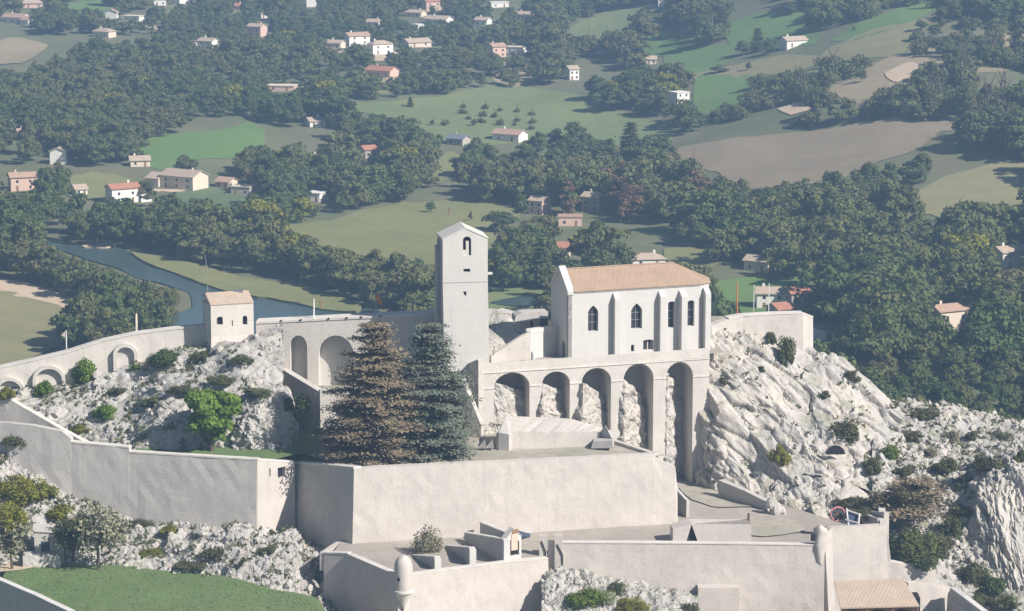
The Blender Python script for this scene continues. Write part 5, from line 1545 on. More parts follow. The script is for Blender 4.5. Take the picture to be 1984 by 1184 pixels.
# ------------------------------------------------------------------ the two big cedars and the trees close by
def cedar_tree(label, base_uvY, h, R, z0, mat, seed, n_lev, lean=0.0, tip=.07, leaf=.32, dens=1.0):
    b = P(*base_uvY)
    t = thing('cedar_tree', label, 'tree', b, 'cedars of the terrace')
    c, tr, br = cedar('crown', seed, h, R, z0, mat, n_lev, leaf, dens, tip)
    link_mesh('crown', c, t); k = link_mesh('trunk', tr, t); link_mesh('branches', br, k)
    t.rotation_euler = (0, lean, seed * .7)
    return t
cedar_tree('tall brown tinged cedar with flat tiers in front of the wide blind arch', (728, 893, 430), 21.0, 8.4, .4, M['f_cedar_brown'], 11, 22, 0, .16, .21, 2.3)
cedar_tree('broad grey green cedar with flat tiers below the bell tower', (838, 884, 433), 20.2, 7.0, .4, M['f_cedar'], 12, 21, 0, .16, .21, 2.3)
cedar_tree('flat topped brownish cedar on the rubble slope beside the gun bastion', (1762, 1010, 436), 6.6, 5.6, 2.2, M['f_cedar_brown'], 13, 7, 0, .75, .26, .8)

def tree_thing(name, label, b, crown_me, trunk_me, group=None, sc=(1, 1, 1), rz=0.0):
    t = thing(name, label, 'tree', b, group, rz)
    t.scale = sc
    link_mesh('trunk', trunk_me, t); link_mesh('crown', crown_me, t)
    return t
tree_thing('leafy_tree', 'fresh bright green leafy tree in front of the shaded rock outcrop', P(410, 870, 433), crown('crown', 21, 10.8, 4.2, .8, 46, 210, .24, M['f_bright'], .6), trunk_mesh('trunk', 21, 10, .3, M['bark'], 6))
ol = crown('crown', 22, 7.6, 3.9, 1.6, 34, 75, .15, M['f_grey'], .5, .5); olt = trunk_mesh('trunk', 22, 7, .24, M['bark'], 6, 2.2)
tree_thing('olive_tree', 'grey leaved olive tree with a forked dark trunk at the edge of the lawn', P(192, 1098, 411), ol, olt, 'olive trees by the hut', (1.15, 1.1, 1.2))
tree_thing('olive_tree', 'grey leaved olive tree with a leaning trunk beside the concrete block', P(24, 1104, 410.5), crown('crown', 23, 7.6, 3.6, 1.6, 30, 75, .15, M['f_grey'], .5, .5), olt, 'olive trees by the hut', (1.1, 1.05, 1.0), 2.0)
tree_thing('olive_tree', 'paler yellowish olive tree standing right of the blue door', P(140, 1080, 414), crown('crown', 24, 6.4, 3.6, 1.2, 30, 70, .15, M['f_bush'], .5, .5), olt, 'olive trees by the hut', (1.05, 1, .9), 4.0)

# shrubs: (u, v of the foot, Y, width px, height px, kind, label)
SHRUBS = [
 (165, 738, 450.5, 52, 52, 'bright', 'round green shrub against the climbing rampart between two half buried arches'),
 (88, 762, 449, 44, 30, 'bright', 'light green shrub filling the half buried arch'),
 (14, 770, 449, 40, 26, 'yellow', 'yellowish shrub in the lowest half buried arch'),
 (262, 715, 450, 24, 14, 'bright', 'small yellow green tuft on bare rock below the highest relief arch'),
 (325, 705, 449, 70, 34, 'dark', 'dark spreading shrub on the rock crest left of the guard house'),
 (205, 808, 441, 54, 30, 'bright', 'bright green shrub in the cleft of the rock outcrop'),
 (155, 838, 439, 44, 20, 'yellow', 'low yellowish bush on the rock above the stepped wall'),
 (295, 785, 444, 46, 24, 'bush', 'olive bush on a ledge left of the bright green tree'),
 (395, 690, 450, 60, 16, 'bush', 'dry creeping bush on the rock under the guard house foot'),
 (470, 700, 449, 50, 16, 'bush', 'straggling dry bush right of the guard house foot'),
 (500, 765, 441, 60, 18, 'bush', 'dry mossy bush on top of the shaded boulder'),
 (40, 965, 425, 90, 52, 'yellow', 'large yellow green bush above the olive trees'),
 (85, 960, 428, 60, 32, 'yellow', 'smaller yellow bush right of the large yellow one'),
 (18, 1020, 419, 70, 60, 'yellow', 'yellow green bush behind the leaning olive tree'),
 (28, 860, 436, 50, 26, 'bush', 'grey green bush on the bank at the foot of the stepped rampart'),
 (270, 1022, 424.5, 70, 22, 'bush', 'low olive bush on the rocks at the foot of the grey wall'),
 (330, 1030, 423, 50, 16, 'yellow', 'yellowish tuft on the pale foreground rocks'),
 (590, 800, 448, 50, 40, 'dark', 'dark shrub in the shade under the ramp wall'),
 (830, 1072, 417.0, 70, 62, 'grey', 'feathery pale green shrub between the first two traverse walls'),
 (812, 1066, 418, 28, 26, 'bright', 'small bright green shrub behind the feathery one'),
 (1524, 705, 467, 44, 60, 'dark', 'dark upright shrub on the cliff face below the terrace wall'),
 (1492, 660, 468, 28, 20, 'bush', 'little shrub left of the dark upright one'),
 (1400, 742, 458, 18, 14, 'bush', 'dry tuft on the cliff edge beside the last arch'),
 (1640, 850, 457, 62, 48, 'bush', 'dry olive bush in a hollow of the white cliff above the cave'),
 (1510, 895, 450, 46, 40, 'yellow', 'yellowish bush on the lower cliff left of the cave'),
 (1690, 915, 449, 46, 34, 'dark', 'dark green bush at the foot of the cliff right of the cave'),
 (1725, 885, 453, 40, 28, 'bright', 'light green bush on the rubble right of the cliff foot'),
 (1790, 808, 470, 60, 24, 'bush', 'olive bush on the ridge where cliff and rubble meet'),
 (1845, 855, 463, 50, 34, 'grey', 'grey bare bush on the rubble slope'),
 (1835, 915, 451, 60, 32, 'dark', 'dark green bush in the middle of the rubble slope'),
 (1908, 910, 450, 60, 42, 'bush', 'round olive bush under the rocky ridge'),
 (1980, 895, 452, 34, 30, 'dark', 'dark bush at the picture edge on the ridge'),
 (1650, 735, 467, 34, 20, 'bush', 'dry bush under the pale round boulder of the cliff'),
 (1655, 985, 437.5, 100, 30, 'bush', 'wide olive shrub behind the gun platform'),
 (1700, 985, 436, 50, 26, 'dark', 'dark shrub behind the right end of the gun platform'),
 (1760, 1090, 424, 110, 84, 'dark', 'big dark green thicket against the side of the gun bastion'),
 (1815, 1075, 427, 80, 60, 'bush', 'grey green thicket right of the big dark one'),
 (1790, 1105, 421, 60, 36, 'dark', 'dark bush above the low glacis wall'),
 (1885, 1130, 426, 70, 56, 'bush', 'olive bush at the foot of the striped rock face'),
 (1925, 1150, 424, 60, 36, 'dark', 'dark bush below the striped rock face'),
 (1900, 1170, 419, 70, 30, 'bush', 'low bush beside the curved parapet'),
 (1950, 1178, 419, 50, 34, 'bush', 'small bush at the bottom right corner of the slope'),
 (1195, 1152, 404, 40, 30, 'dark', 'dark round bush in front of the lower wall'),
 (1140, 1168, 401.5, 100, 34, 'bright', 'wide bright green grassy bush at the foot of the lower wall'),
 (1225, 1180, 400, 70, 26, 'yellow', 'yellow green grassy bush right of the wide bright one'),
 (1332, 1186, 405, 40, 26, 'bush', 'pale green bush at the foot of the wall buttress'),
 (560, 795, 441, 30, 34, 'dark', 'dark ivy bush hanging on the right edge of the shaded boulder'),
 (1670, 1000, 424, 60, 20, 'bush', 'grassy olive bush right behind the white frame'),
 (1755, 965, 441, 60, 24, 'bush', 'dry bush above the flat topped cedar'),
 (1860, 1000, 440, 50, 30, 'bush', 'olive bush in a gully of the rubble slope'),
 (1840, 1040, 433, 44, 50, 'dark', 'dark bush along the rock rib on the rubble slope'),
 (1770, 850, 462, 40, 22, 'bush', 'flat olive bush on the rubble below the ridge dip'),
 (1885, 850, 464, 34, 18, 'bush', 'small olive bush between the grey bare bush and the ridge crest'),
 (1940, 850, 465, 44, 20, 'bush', 'low bush on the crest at the right of the rubble slope'),
 (1800, 880, 457, 44, 20, 'grey', 'pale dry bush among the stones of the rubble slope'),
 (1750, 920, 450, 50, 22, 'bush', 'olive bush just left of the middle dark green bush'),
 (1870, 945, 447, 50, 26, 'bush', 'olive bush at the top of the gully beside the striped rock'),
 (1600, 770, 464, 26, 16, 'bush', 'tiny bush in a crack high on the white cliff'),
 (1475, 720, 463, 22, 14, 'bush', 'tiny dry tuft below the dark upright shrub'),
 (350, 760, 445, 60, 18, 'bush', 'long dry bush on the ledge above the bright green tree'),
 (230, 760, 447, 40, 14, 'bush', 'flat dry bush on the pale rock plate'),
 (430, 740, 445, 70, 18, 'bush', 'creeping olive bush on the rock to the right of the bright green tree top'),
 (420, 1075, 412, 60, 18, 'bush', 'dry bush in a cleft of the foreground rocks'),
 (300, 1075, 414, 70, 18, 'yellow', 'yellow green growth low on the foreground rocks'),
 (370, 1100, 409, 80, 16, 'bush', 'flat olive growth where rocks and lawn meet'),
 (520, 1070, 412, 40, 18, 'bush', 'small dry bush high on the foreground rocks'),
 (120, 1000, 424, 60, 30, 'yellow', 'yellowish bush on the bank above the blue door'),
 (160, 1020, 422, 60, 30, 'bush', 'olive bush on the bank behind the tallest olive tree'),
]
BM = {'bright': 'f_bright', 'yellow': 'f_yellow', 'dark': 'f_tree', 'bush': 'f_bush', 'grey': 'f_grey'}
bproto = {k: [bush_mesh('shrub', 60 + i * 7 + j, 2.0, 2.0, int(nq * (.35 if k == 'grey' else 1)), lf, M[m], nb_) for j, (nq, lf, nb_) in enumerate(((1000, .11, 9), (3200, .065, 14), (8000, .042, 22)))] for i, (k, m) in enumerate(BM.items())}
bpy.context.view_layer.update()
dg0 = bpy.context.evaluated_depsgraph_get()
for i, (u, v, Y, w, h, kd, lab) in enumerate(SHRUBS):
    d = Vector(ray(u, v)).normalized()
    ok, loc, *_ = scene.ray_cast(dg0, Vector((0, 0, CAMZ)) + d * 300, d, distance=220)
    b = P(u, v, Y)
    for _ in range(3):          # what the ray meets must be ground or wall near the measured depth
        if ok and abs(loc.y - Y) < 12: b = loc; break
        if not ok: break
        ok, loc, *_ = scene.ray_cast(dg0, loc + d * .05, d, distance=120)
    px = (b - Vector((0, 0, CAMZ))).dot(Vector(FW)) / FPX
    o = link_mesh('shrub', bproto[kd][0 if w < 38 else (1 if w < 68 else 2)], None, b - Vector((0, 0, .12)))
    o.rotation_euler = (0, 0, i * 1.3)
    o.scale = (w * px / 2 * .95, w * px / 2 * .95, h * px / 2 * 1.0)
    tag(o, lab, 'shrub', 'shrubs on the rock and walls')

# ------------------------------------------------------------------ loose stones and dry tufts on the rock
def scatter_on(ro, n, seed, pick):
    o, A, N = ro
    r = np.random.default_rng(seed)
    iy = r.integers(2, A.shape[0] - 1, n); ix = r.integers(1, A.shape[1] - 1, n)
    p = A[iy, ix]; nn = N[iy, ix]
    k = pick(p, nn, r)
    return p[k], nn[k]
by = {o.name: (o, A, N) for o, A, N in ROCKS}
def clump(p, f):
    return vnoise(p / f) > .08
C_, N_, S_ = [], [], []
for nm, n in (('rock_outcrop', 2000), ('rubble_slope', 3200), ('foreground_rocks', 1300), ('rocky_bank', 2600), ('cliff', 500), ('lower_rubble', 700)):
    p, nn = scatter_on(by[nm], n, len(nm), lambda p, nn, r: clump(p, 2.6) & (nn[:, 2] > .25))
    for _ in range(5):
        C_.append(p + rng.normal(size=p.shape) * .22 + np.array((0, 0, .16))); N_.append(rng.normal(size=p.shape) + np.array((0, -.5, .4))); S_.append(rng.uniform(.07, .2, len(p)))
V_, F_ = quads(np.concatenate(C_), np.concatenate(N_), np.concatenate(S_), 1.2)
tag(link_mesh('dry_grass_tufts', np_mesh('dry_grass_tufts', V_, F_, [M['f_bush']])), kind='stuff')
ico = [(0, 0, 1), (.89, 0, .45), (.28, .85, .45), (-.72, .53, .45), (-.72, -.53, .45), (.28, -.85, .45), (.72, .53, -.45), (-.28, .85, -.45), (-.89, 0, -.45), (-.28, -.85, -.45), (.72, -.53, -.45), (0, 0, -1)]
icf = [(0, 1, 2), (0, 2, 3), (0, 3, 4), (0, 4, 5), (0, 5, 1), (1, 6, 2), (2, 7, 3), (3, 8, 4), (4, 9, 5), (5, 10, 1), (6, 7, 2), (7, 8, 3), (8, 9, 4), (9, 10, 5), (10, 6, 1), (11, 7, 6), (11, 8, 7), (11, 9, 8), (11, 10, 9), (11, 6, 10)]
ico = np.array(ico); icf = np.array(icf)
VV, FF, off = [], [], 0
for nm, n, smax in (('rubble_slope', 1500, .75), ('lower_rubble', 350, .5), ('foreground_rocks', 350, .6), ('rocky_bank', 350, .6), ('rock_outcrop', 450, .6)):
    p, nn = scatter_on(by[nm], n, 3 + len(nm), lambda p, nn, r: nn[:, 2] > .15)
    for q in p:
        s = smax * rng.uniform(.25, 1) ** 2.2 + .12
        v = ico * (s * rng.uniform(.6, 1.2, 3)) * (1 + rng.uniform(-.25, .25, (12, 1)))
        a = rng.uniform(0, 6.28); ca, sa = math.cos(a), math.sin(a)
        v = np.stack([v[:, 0] * ca - v[:, 1] * sa, v[:, 0] * sa + v[:, 1] * ca, v[:, 2]], -1) + q
        VV.append(v); FF.append(icf + off); off += 12
tag(link_mesh('loose_stones', np_mesh('loose_stones', np.concatenate(VV), np.concatenate(FF), [M['cliff']])), kind='stuff')
# grass blades on the lawn's surface
p = np.stack([rng.uniform(-75, -25, 60000), rng.uniform(380, 416, 60000)], -1)[:9000]
lw_poly = [(q.x, q.y) for q in plan([(10, 1124), (18, 1110), (90, 1096), (240, 1096), (300, 1106), (420, 1116), (520, 1144), (610, 1164), (640, 1236), (372, 1276), (290, 1242), (190, 1202), (110, 1166), (40, 1138)], 28.4)]
p = p[inpoly(p[:, 0], p[:, 1], lw_poly)]
z = 28.5 + .25 * fbm(np.stack([p[:, 0] / 9, p[:, 1] / 9, p[:, 0] * 0], -1), 3) + .1
V_, F_ = quads(np.stack([p[:, 0], p[:, 1], z], -1), rng.normal(size=(len(p), 3)) * np.array((.6, .6, .3)) + np.array((.2, -.2, .9)), rng.uniform(.03, .08, len(p)), 1.3)
tag(link_mesh('lawn_grass_blades', np_mesh('lawn_grass_blades', V_, F_, [foliage('grass_blades', (.13, .19, .07), (.15, .21, .08), (.17, .19, .095), .2)])), kind='stuff')

# dead branches on rock and wall: (u, v, Y, size m, label)
def twig(u, v, Y, s, label, seed, ang=0.6):
    r = random.Random(seed)
    b = P(u, v, Y); mb = MB()
    def grow(p, d, l, w, n):
        e = p + d * l
        mb.tube([p, p.lerp(e, .5) + Vector((r.uniform(-.1, .1), r.uniform(-.1, .1), r.uniform(-.1, .1))) * l, e], [w, w * .75, w * .45], 5, False)
        if n > 0:
            for _ in range(3):
                q = (d + Vector((r.uniform(-1, 1), r.uniform(-.5, .3), r.uniform(-.5, .9))) * .8).normalized()
                grow(p.lerp(e, r.uniform(.4, 1)), q, l * r.uniform(.5, .75), w * .55, n - 1)
    grow(b - Vector((0, 0, .3)), Vector((math.sin(ang), -.2, math.cos(ang))).normalized(), s * .45, .055 * s ** .5, 3)
    tag(mb.build('dead_bush', M['bark'], None, b), label, 'dead bush', 'bare bushes')
twig(440, 678, 449, 2.6, 'bare dark branch on the rock below the guard house window', 1, .9)
twig(418, 700, 449, 2.0, 'thin bare twigs left of the guard house foot', 2, -.5)
twig(520, 690, 449.5, 3.4, 'bare climbing stems on the rock right of the guard house', 3, -.6)
twig(1140, 1140, 404.5, 3.6, 'bare leafless bush against the lower wall', 4, .3)
twig(1170, 1150, 404, 3.4, 'slanting bare stem right of the leafless bush', 5, .7)
twig(1118, 1138, 405, 2.6, 'small leafless bush left of the larger bare one', 6, -.3)
twig(956, 684, 450.7, 1.8, 'dry hanging twigs on the stair parapet beside the tower', 7, .2)
twig(1398, 660, 464, 2.2, 'bare dark shrub on the cliff edge right of the chapel', 8, .7)

# cave mouth in the cliff: a flat black disc painted as its shade, under a stone lip, and two fissures
cv = thing('cave_mouth', 'black arched cave mouth low in the white cliff', 'cave', base(P(1617, 880, 450)))
c0 = P(1618, 880, 449.3)
r_ = [c0 + Vector((1.55 * math.cos(t), -.45 * math.sin(t) * 0 , 1.5 * math.sin(t))) for t in np.linspace(0, math.pi, 14)]
MB().add([c0 + Vector((0, -.2, 0))] + [q + Vector((0, -.2, 0)) for q in r_] , [(0, i, i + 1) for i in range(1, 14)]).build('hollow', M['dark'], cv)
r2 = [c0 + Vector((1.6 * math.cos(t), -.1, 1.55 * math.sin(t))) for t in np.linspace(.1, math.pi - .1, 16)]
MB().tube(r2, [.12 + .06 * math.sin(i * 2.1) for i in range(16)], 7).build('stone_lip', M['cliff'], cv)

# ------------------------------------------------------------------ houses of the valley
def house(u, v, wpx, kind, label, d=None, storeys=1, roof='roof2', wall='h_white', yaw=0.0, name='house', wing=False, hpx=None):
    b = hit(u, v)
    px = (b - Vector((0, 0, CAMZ))).dot(Vector(FW)) / FPX
    w = wpx * px * .9; d = d or min(max(w * .6, 6.0), 10.0)
    hw = 2.1 * storeys + .6 + .4 * math.sin(u * .7)
    hr = d * .5 * .42
    t = thing(name, label, 'house', b, 'houses in the valley')
    yaw += .55 * math.sin(u * 1.7 + v * .9)
    c, s = math.cos(yaw), math.sin(yaw)
    def T(x, y, z): return Vector((b.x + x * c - y * s, b.y + 4 + x * s + y * c, b.z + z))
    mb = MB()
    def body(mb, x0, x1, y0, y1, h, gable=True):
        v8 = [T(x0, y0, -1.5), T(x1, y0, -1.5), T(x1, y1, -1.5), T(x0, y1, -1.5), T(x0, y0, h), T(x1, y0, h), T(x1, y1, h), T(x0, y1, h)]
        mb.add(v8, [(0, 1, 5, 4), (1, 2, 6, 5), (2, 3, 7, 6), (3, 0, 4, 7), (4, 5, 6, 7)])
        if gable:
            ym = (y0 + y1) / 2; r = (y1 - y0) / 2 * .42
            mb.add([T(x0, y0, h), T(x0, y1, h), T(x0, ym, h + r)], [(0, 1, 2)]); mb.add([T(x1, y0, h), T(x1, y1, h), T(x1, ym, h + r)], [(0, 2, 1)])
    def gab(mb, x0, x1, y0, y1, h):
        ov, th = .45, .22; ym = (y0 + y1) / 2; r = (y1 - y0) / 2 * .42; sl = ov * .42
        for ya in (y0 - ov, y1 + ov):
            q = [T(x0 - ov, ya, h - sl), T(x1 + ov, ya, h - sl), T(x1 + ov, ym, h + r), T(x0 - ov, ym, h + r)]
            mb.add(q + [p + Vector((0, 0, th)) for p in q], [(4, 5, 6, 7), (0, 3, 2, 1), (0, 1, 5, 4), (0, 4, 7, 3), (1, 2, 6, 5)])
    rmb = MB()
    if kind == 'flat':
        body(mb, -w / 2, w / 2, -d / 2, d / 2, hw, False)
        q = [T(-w / 2 - .3, -d / 2 - .3, hw + .01), T(w / 2 + .3, -d / 2 - .3, hw + .01), T(w / 2 + .3, d / 2 + .3, hw + .01), T(-w / 2 - .3, d / 2 + .3, hw + .01)]
        rmb.add(q + [p + Vector((0, 0, .3)) for p in q], [(4, 5, 6, 7), (0, 1, 5, 4), (1, 2, 6, 5), (2, 3, 7, 6), (3, 0, 4, 7), (0, 3, 2, 1)])
    elif kind == 'hip':
        body(mb, -w / 2, w / 2, -d / 2, d / 2, hw, False)
        o = .5; rl = max(w / 2 - d / 2, .3)
        q = [T(-w / 2 - o, -d / 2 - o, hw), T(w / 2 + o, -d / 2 - o, hw), T(w / 2 + o, d / 2 + o, hw), T(-w / 2 - o, d / 2 + o, hw), T(-rl, 0, hw + hr + .3), T(rl, 0, hw + hr + .3)]
        rmb.add(q, [(0, 1, 5, 4), (1, 2, 5), (2, 3, 4, 5), (3, 0, 4), (0, 3, 2, 1)])
    else:
        body(mb, -w / 2, w / 2, -d / 2, d / 2, hw); gab(rmb, -w / 2, w / 2, -d / 2, d / 2, hw)
    if wing:
        ww = w * .38
        sx = 1 if wing == 'r' else -1
        x0 = sx * w / 2 if sx > 0 else -w / 2 - ww
        body(mb, x0 + .02, x0 + ww, -d / 2 - 1.2, d / 2 - 2, hw * .72); gab(rmb, x0 - .1, x0 + ww, -d / 2 - 1.2, d / 2 - 2, hw * .72)
    mb.build('wall', M[wall], t)
    ro = rmb.build('roof', M[roof], t)
    if kind != 'flat' and w > 6:
        x = w * .22 if (int(u) % 2) else -w * .25
        MB().box(T(x, .6, hw + hr * .6), .7, .7, 1.5, yaw).build('chimney', M[wall], ro)
    n = max(2, int(w / 4.2))
    dr = int(u + v) % n
    yf = -d / 2 - .03
    for i in range(n):
        x = -w / 2 + w * (i + .5) / n
        for s_ in range(storeys):
            isd = s_ == 0 and i == dr
            z0 = .05 if isd else .8 + 2.1 * s_
            z1 = 1.9 if isd else z0 + .95
            hwid = .42
            m2 = MB(); q = [T(x - hwid, yf, z0), T(x + hwid, yf, z0), T(x + hwid, yf, z1), T(x - hwid, yf, z1)]
            m2.add(q + [p + Vector((0, .1, 0)) for p in q], [(0, 1, 2, 3), (0, 4, 5, 1), (3, 2, 6, 7), (0, 3, 7, 4), (1, 5, 6, 2)])
            m2.build('door' if isd else 'window', M['wood'] if isd else M['glass'], t)
    return (u - wpx * .55, u + wpx * .55, v - (hw + hr) / px * 1.02, v, b.y)
def short_name(s):
    w = s.split()
    for c in (' beside ', ' at ', ' in ', ' on ', ' above ', ' below ', ' among ', ' right ', ' left ', ' behind ', ' surrounded ', ' half ', ' just ', ' near ', ' low ', ' with ', ' deep ', ' cut ', ' standing ', ' under ', ' along ', ', '):
        if c in s: s = s.split(c)[0]
    return s + ' ' if False else s
H, HL = [], []
def hs_(*a, **k):
    H.append(house(*a, **k)); s = 'the ' + short_name(a[4])
    if s not in [x[2] for x in HL] and len(s.split()) > 3 and len(s.split()) < 9: HL.append((a[0], a[1] - 8, s))
hs_(30, 46, 56, 'gable', 'pink roofed white house at the top left edge of the valley', roof='roof2', wing='r')
hs_(62, 16, 44, 'gable', 'pale pink house above the top left pink roofed one', wall='h_pink', roof='roof_pale')
hs_(308, 12, 26, 'flat', 'low white cottage on the upper slope left of the twin white cubes', roof='h_white')
hs_(345, 10, 22, 'flat', 'white cube house, left of the twins at the top', roof='h_white')
hs_(363, 8, 14, 'flat', 'white cube house, right of the twins at the top', roof='h_white')
hs_(215, 42, 14, 'gable', 'narrow white gabled house standing alone in the upper wood', storeys=2, yaw=.9)
hs_(258, 41, 46, 'flat', 'long low white building with a flat roof in the upper wood', roof='h_cream')
hs_(200, 74, 44, 'hip', 'tan hipped roof house below the narrow white gabled house', roof='roof_pale', wall='h_cream')
hs_(402, 98, 38, 'gable', 'crumbling white house surrounded by trees on the upper left slope', wall='h_white', roof='roof_pale', storeys=2, wing='l')
hs_(497, 72, 36, 'gable', 'pinkish two storey house in the upper wood beside the white flat one', wall='h_pink', roof='roof_pale', storeys=2)
hs_(510, 36, 20, 'flat', 'small white flat house above the pinkish two storey house', roof='h_white')
hs_(470, 24, 34, 'gable', 'orange roofed cottage near the top left of the hamlet', roof='roof_red', wall='h_cream')
hs_(603, 15, 18, 'gable', 'tall white gabled house at the top of the hamlet', storeys=2, yaw=1.2)
hs_(650, 96, 34, 'gable', 'small cream house at the left end of the white villa', wall='h_cream', roof='roof_pale')
hs_(690, 88, 50, 'gable', 'pink roofed villa behind the big white villa', roof='roof2', storeys=2)
hs_(736, 106, 48, 'hip', 'big white villa among the trees of the hamlet', roof='roof_pale', storeys=2)
hs_(806, 92, 56, 'gable', 'long cream row house right of the big white villa', wall='h_cream', roof='roof_pale')
hs_(836, 22, 36, 'gable', 'red roofed house at the top of the slope', roof='roof_red', wall='h_pink', storeys=2)
hs_(805, 34, 40, 'gable', 'low pale house just below the red roofed one', roof='roof_pale', wall='h_cream')
hs_(850, 47, 54, 'gable', 'long pale house right below the red roofed one', roof='roof_pale', wall='h_white')
hs_(812, 60, 20, 'flat', 'tiny white building under the long pale house', roof='h_white')
hs_(936, 60, 30, 'gable', 'whitish stone house standing alone right of the long pale house', roof='roof_pale', storeys=2)
hs_(1016, 40, 34, 'gable', 'pink house beside the tall pylon pole', wall='h_pink', roof='roof_pale')
hs_(965, 16, 40, 'flat', 'white house cut by the top edge of the picture', roof='h_white')
hs_(962, 112, 32, 'gable', 'pinkish farmhouse above the central meadow', wall='h_pink', roof='roof2', storeys=2)
hs_(1000, 105, 40, 'flat', 'white garden wall building right of the pinkish farmhouse', roof='h_cream')
hs_(740, 150, 62, 'gable', 'ruddy overgrown house in the wood below the big white villa', wall='h_pink', roof='roof_red')
hs_(725, 52, 28, 'gable', 'cream cottage left of the low pale house', wall='h_cream', roof='roof_pale')
hs_(1286, 14, 20, 'gable', 'small white house at the top among the bright meadows', storeys=2)
hs_(1317, 202, 32, 'flat', 'bright white house on the edge of the central meadow', roof='h_white', storeys=2)
hs_(1538, 92, 54, 'gable', 'tan roofed farm beside the dark pines in the upper meadows', roof='roof_pale', wall='h_white')
hs_(1108, 156, 22, 'gable', 'small pale house in the hedge above the central meadow', storeys=2, roof='roof_pale')
hs_(1262, 126, 22, 'gable', 'tan cottage at the corner of the small bright meadow', wall='h_cream', roof='roof_pale')
hs_(545, 178, 60, 'flat', 'row of pale pink garages half hidden in the left wood', wall='h_pink', roof='h_cream')
hs_(609, 247, 36, 'gable', 'white house with a pink roof at the right end of the left meadow', roof='roof_pale')
hs_(50, 270, 50, 'gable', 'long low house with a brown roof at the left edge', wall='h_pink', roof='roof2')
hs_(112, 320, 30, 'gable', 'bright white gable of a house near the left edge', storeys=2, yaw=1.1, roof='roof_pale')
hs_(40, 372, 56, 'gable', 'pink roofed farm with a grey lean-to at the left edge', roof='roof2', wall='h_pink', wing='r', storeys=2)
hs_(150, 381, 26, 'gable', 'small white house in front of the olive field', roof='roof_pale')
hs_(355, 368, 88, 'gable', 'large pale farmhouse with a long tiled roof near the river', roof='roof_pale', wall='h_cream', storeys=2, wing='l', d=9)
hs_(437, 366, 34, 'gable', 'small tiled house just right of the large farmhouse', roof='roof2', wall='h_cream')
hs_(235, 396, 64, 'gable', 'red roofed barn above the river wood', roof='roof_red', wall='h_white', wing='r', storeys=2)
hs_(470, 380, 44, 'flat', 'low pale shed at the edge of the young crop', roof='h_cream', wall='h_stone')
hs_(612, 393, 32, 'flat', 'broken white building among trees near the olive meadow', roof='h_white')
hs_(618, 322, 40, 'gable', 'cream house along the lane in the left wood', wall='h_cream', roof='roof_pale')
hs_(712, 318, 30, 'gable', 'orange roofed house with a dark wall', roof='roof_red', wall='h_stone', storeys=2)
hs_(988, 275, 66, 'gable', 'long white house with a pink roof below the central meadow', roof='roof2', wall='h_white')
hs_(888, 283, 40, 'gable', 'grey roofed shed left of the long pink roofed house', roof='roof_slate', wall='h_stone')
hs_(1046, 417, 34, 'gable', 'pale pink house beside the russet trees', wall='h_pink', roof='roof_pale', storeys=2)
hs_(1152, 412, 44, 'gable', 'old stone house half hidden by the russet trees', wall='h_stone', roof='roof_pale', storeys=2)
hs_(1105, 440, 50, 'flat', 'low pinkish building under the russet trees', wall='h_pink', roof='roof2')
hs_(1090, 500, 34, 'gable', 'red roofed cottage in the grove behind the tower', roof='roof_red', wall='h_cream')
hs_(1255, 520, 72, 'hip', 'white house with a pale roof just above the chapel roof', roof='roof_pale', wall='h_white')
hs_(1475, 528, 58, 'gable', 'pale tiled house right of the small lawn behind the chapel', roof='roof_pale', wall='h_cream')
hs_(1700, 490, 58, 'hip', 'tan hipped roof deep in the dark wood', roof='roof_pale', wall='h_cream')
hs_(1962, 520, 76, 'gable', 'large house with a tan roof at the right edge', roof='roof_pale', wall='h_white', storeys=2)
hs_(1842, 642, 80, 'gable', 'pink and white house low in the dark wood to the right of the cliff', roof='roof2', wall='h_cream', storeys=2)
hs_(1602, 662, 40, 'flat', 'pale blue grey building right behind the terrace wall', roof='roof_slate', wall='h_white')
hs_(268, 325, 42, 'gable', 'tan house at the left foot of the bright left meadow', wall='h_cream', roof='roof_pale')
hs_(1592, 524, 40, 'gable', 'small terracotta roof in the wood right of the pale tiled house', roof='roof2', wall='h_cream')
# the red and white house just behind the terrace
hs_(1496, 602, 64, 'gable', 'white house with a tan roof and blue shutters behind the terrace wall', roof='roof_pale', wall='h_white', storeys=2)
hs_(1546, 606, 44, 'gable', 'orange roofed house right beside the white shuttered one', roof='roof_red', wall='h_stone', storeys=2)
hs_(1512, 622, 36, 'gable', 'low brick red annexe in front of the white shuttered house', roof='roof_red', wall='h_pink')

# utility poles across the slopes
for u, v, hp_, lab in ((1141, 66, 46, 'tall wooden pylon pole on the upper meadow'), (1345, 308, 20, 'small pole on the ploughed field'), (1016, 62, 36, 'pole beside the pink house'), (1708, 380, 22, 'pole at the corner of the right olive field'), (870, 418, 14, 'thin dark post on the olive meadow')):
    b = hit(u, v); px = (b - Vector((0, 0, CAMZ))).dot(Vector(FW)) / FPX
    hh = hp_ * px
    t = thing('utility_pole', lab, 'pole', b, 'poles in the valley')
    MB().tube([b - Vector((0, 0, 1)), b + Vector((0, 0, hh))], [.28, .2], 6).build('pole', M['wood'], t)
    MB().tube([b + Vector((-.9, 0, hh * .94)), b + Vector((.9, 0, hh * .94))], [.09, .09], 5).build('crossarm', M['wood'], t)

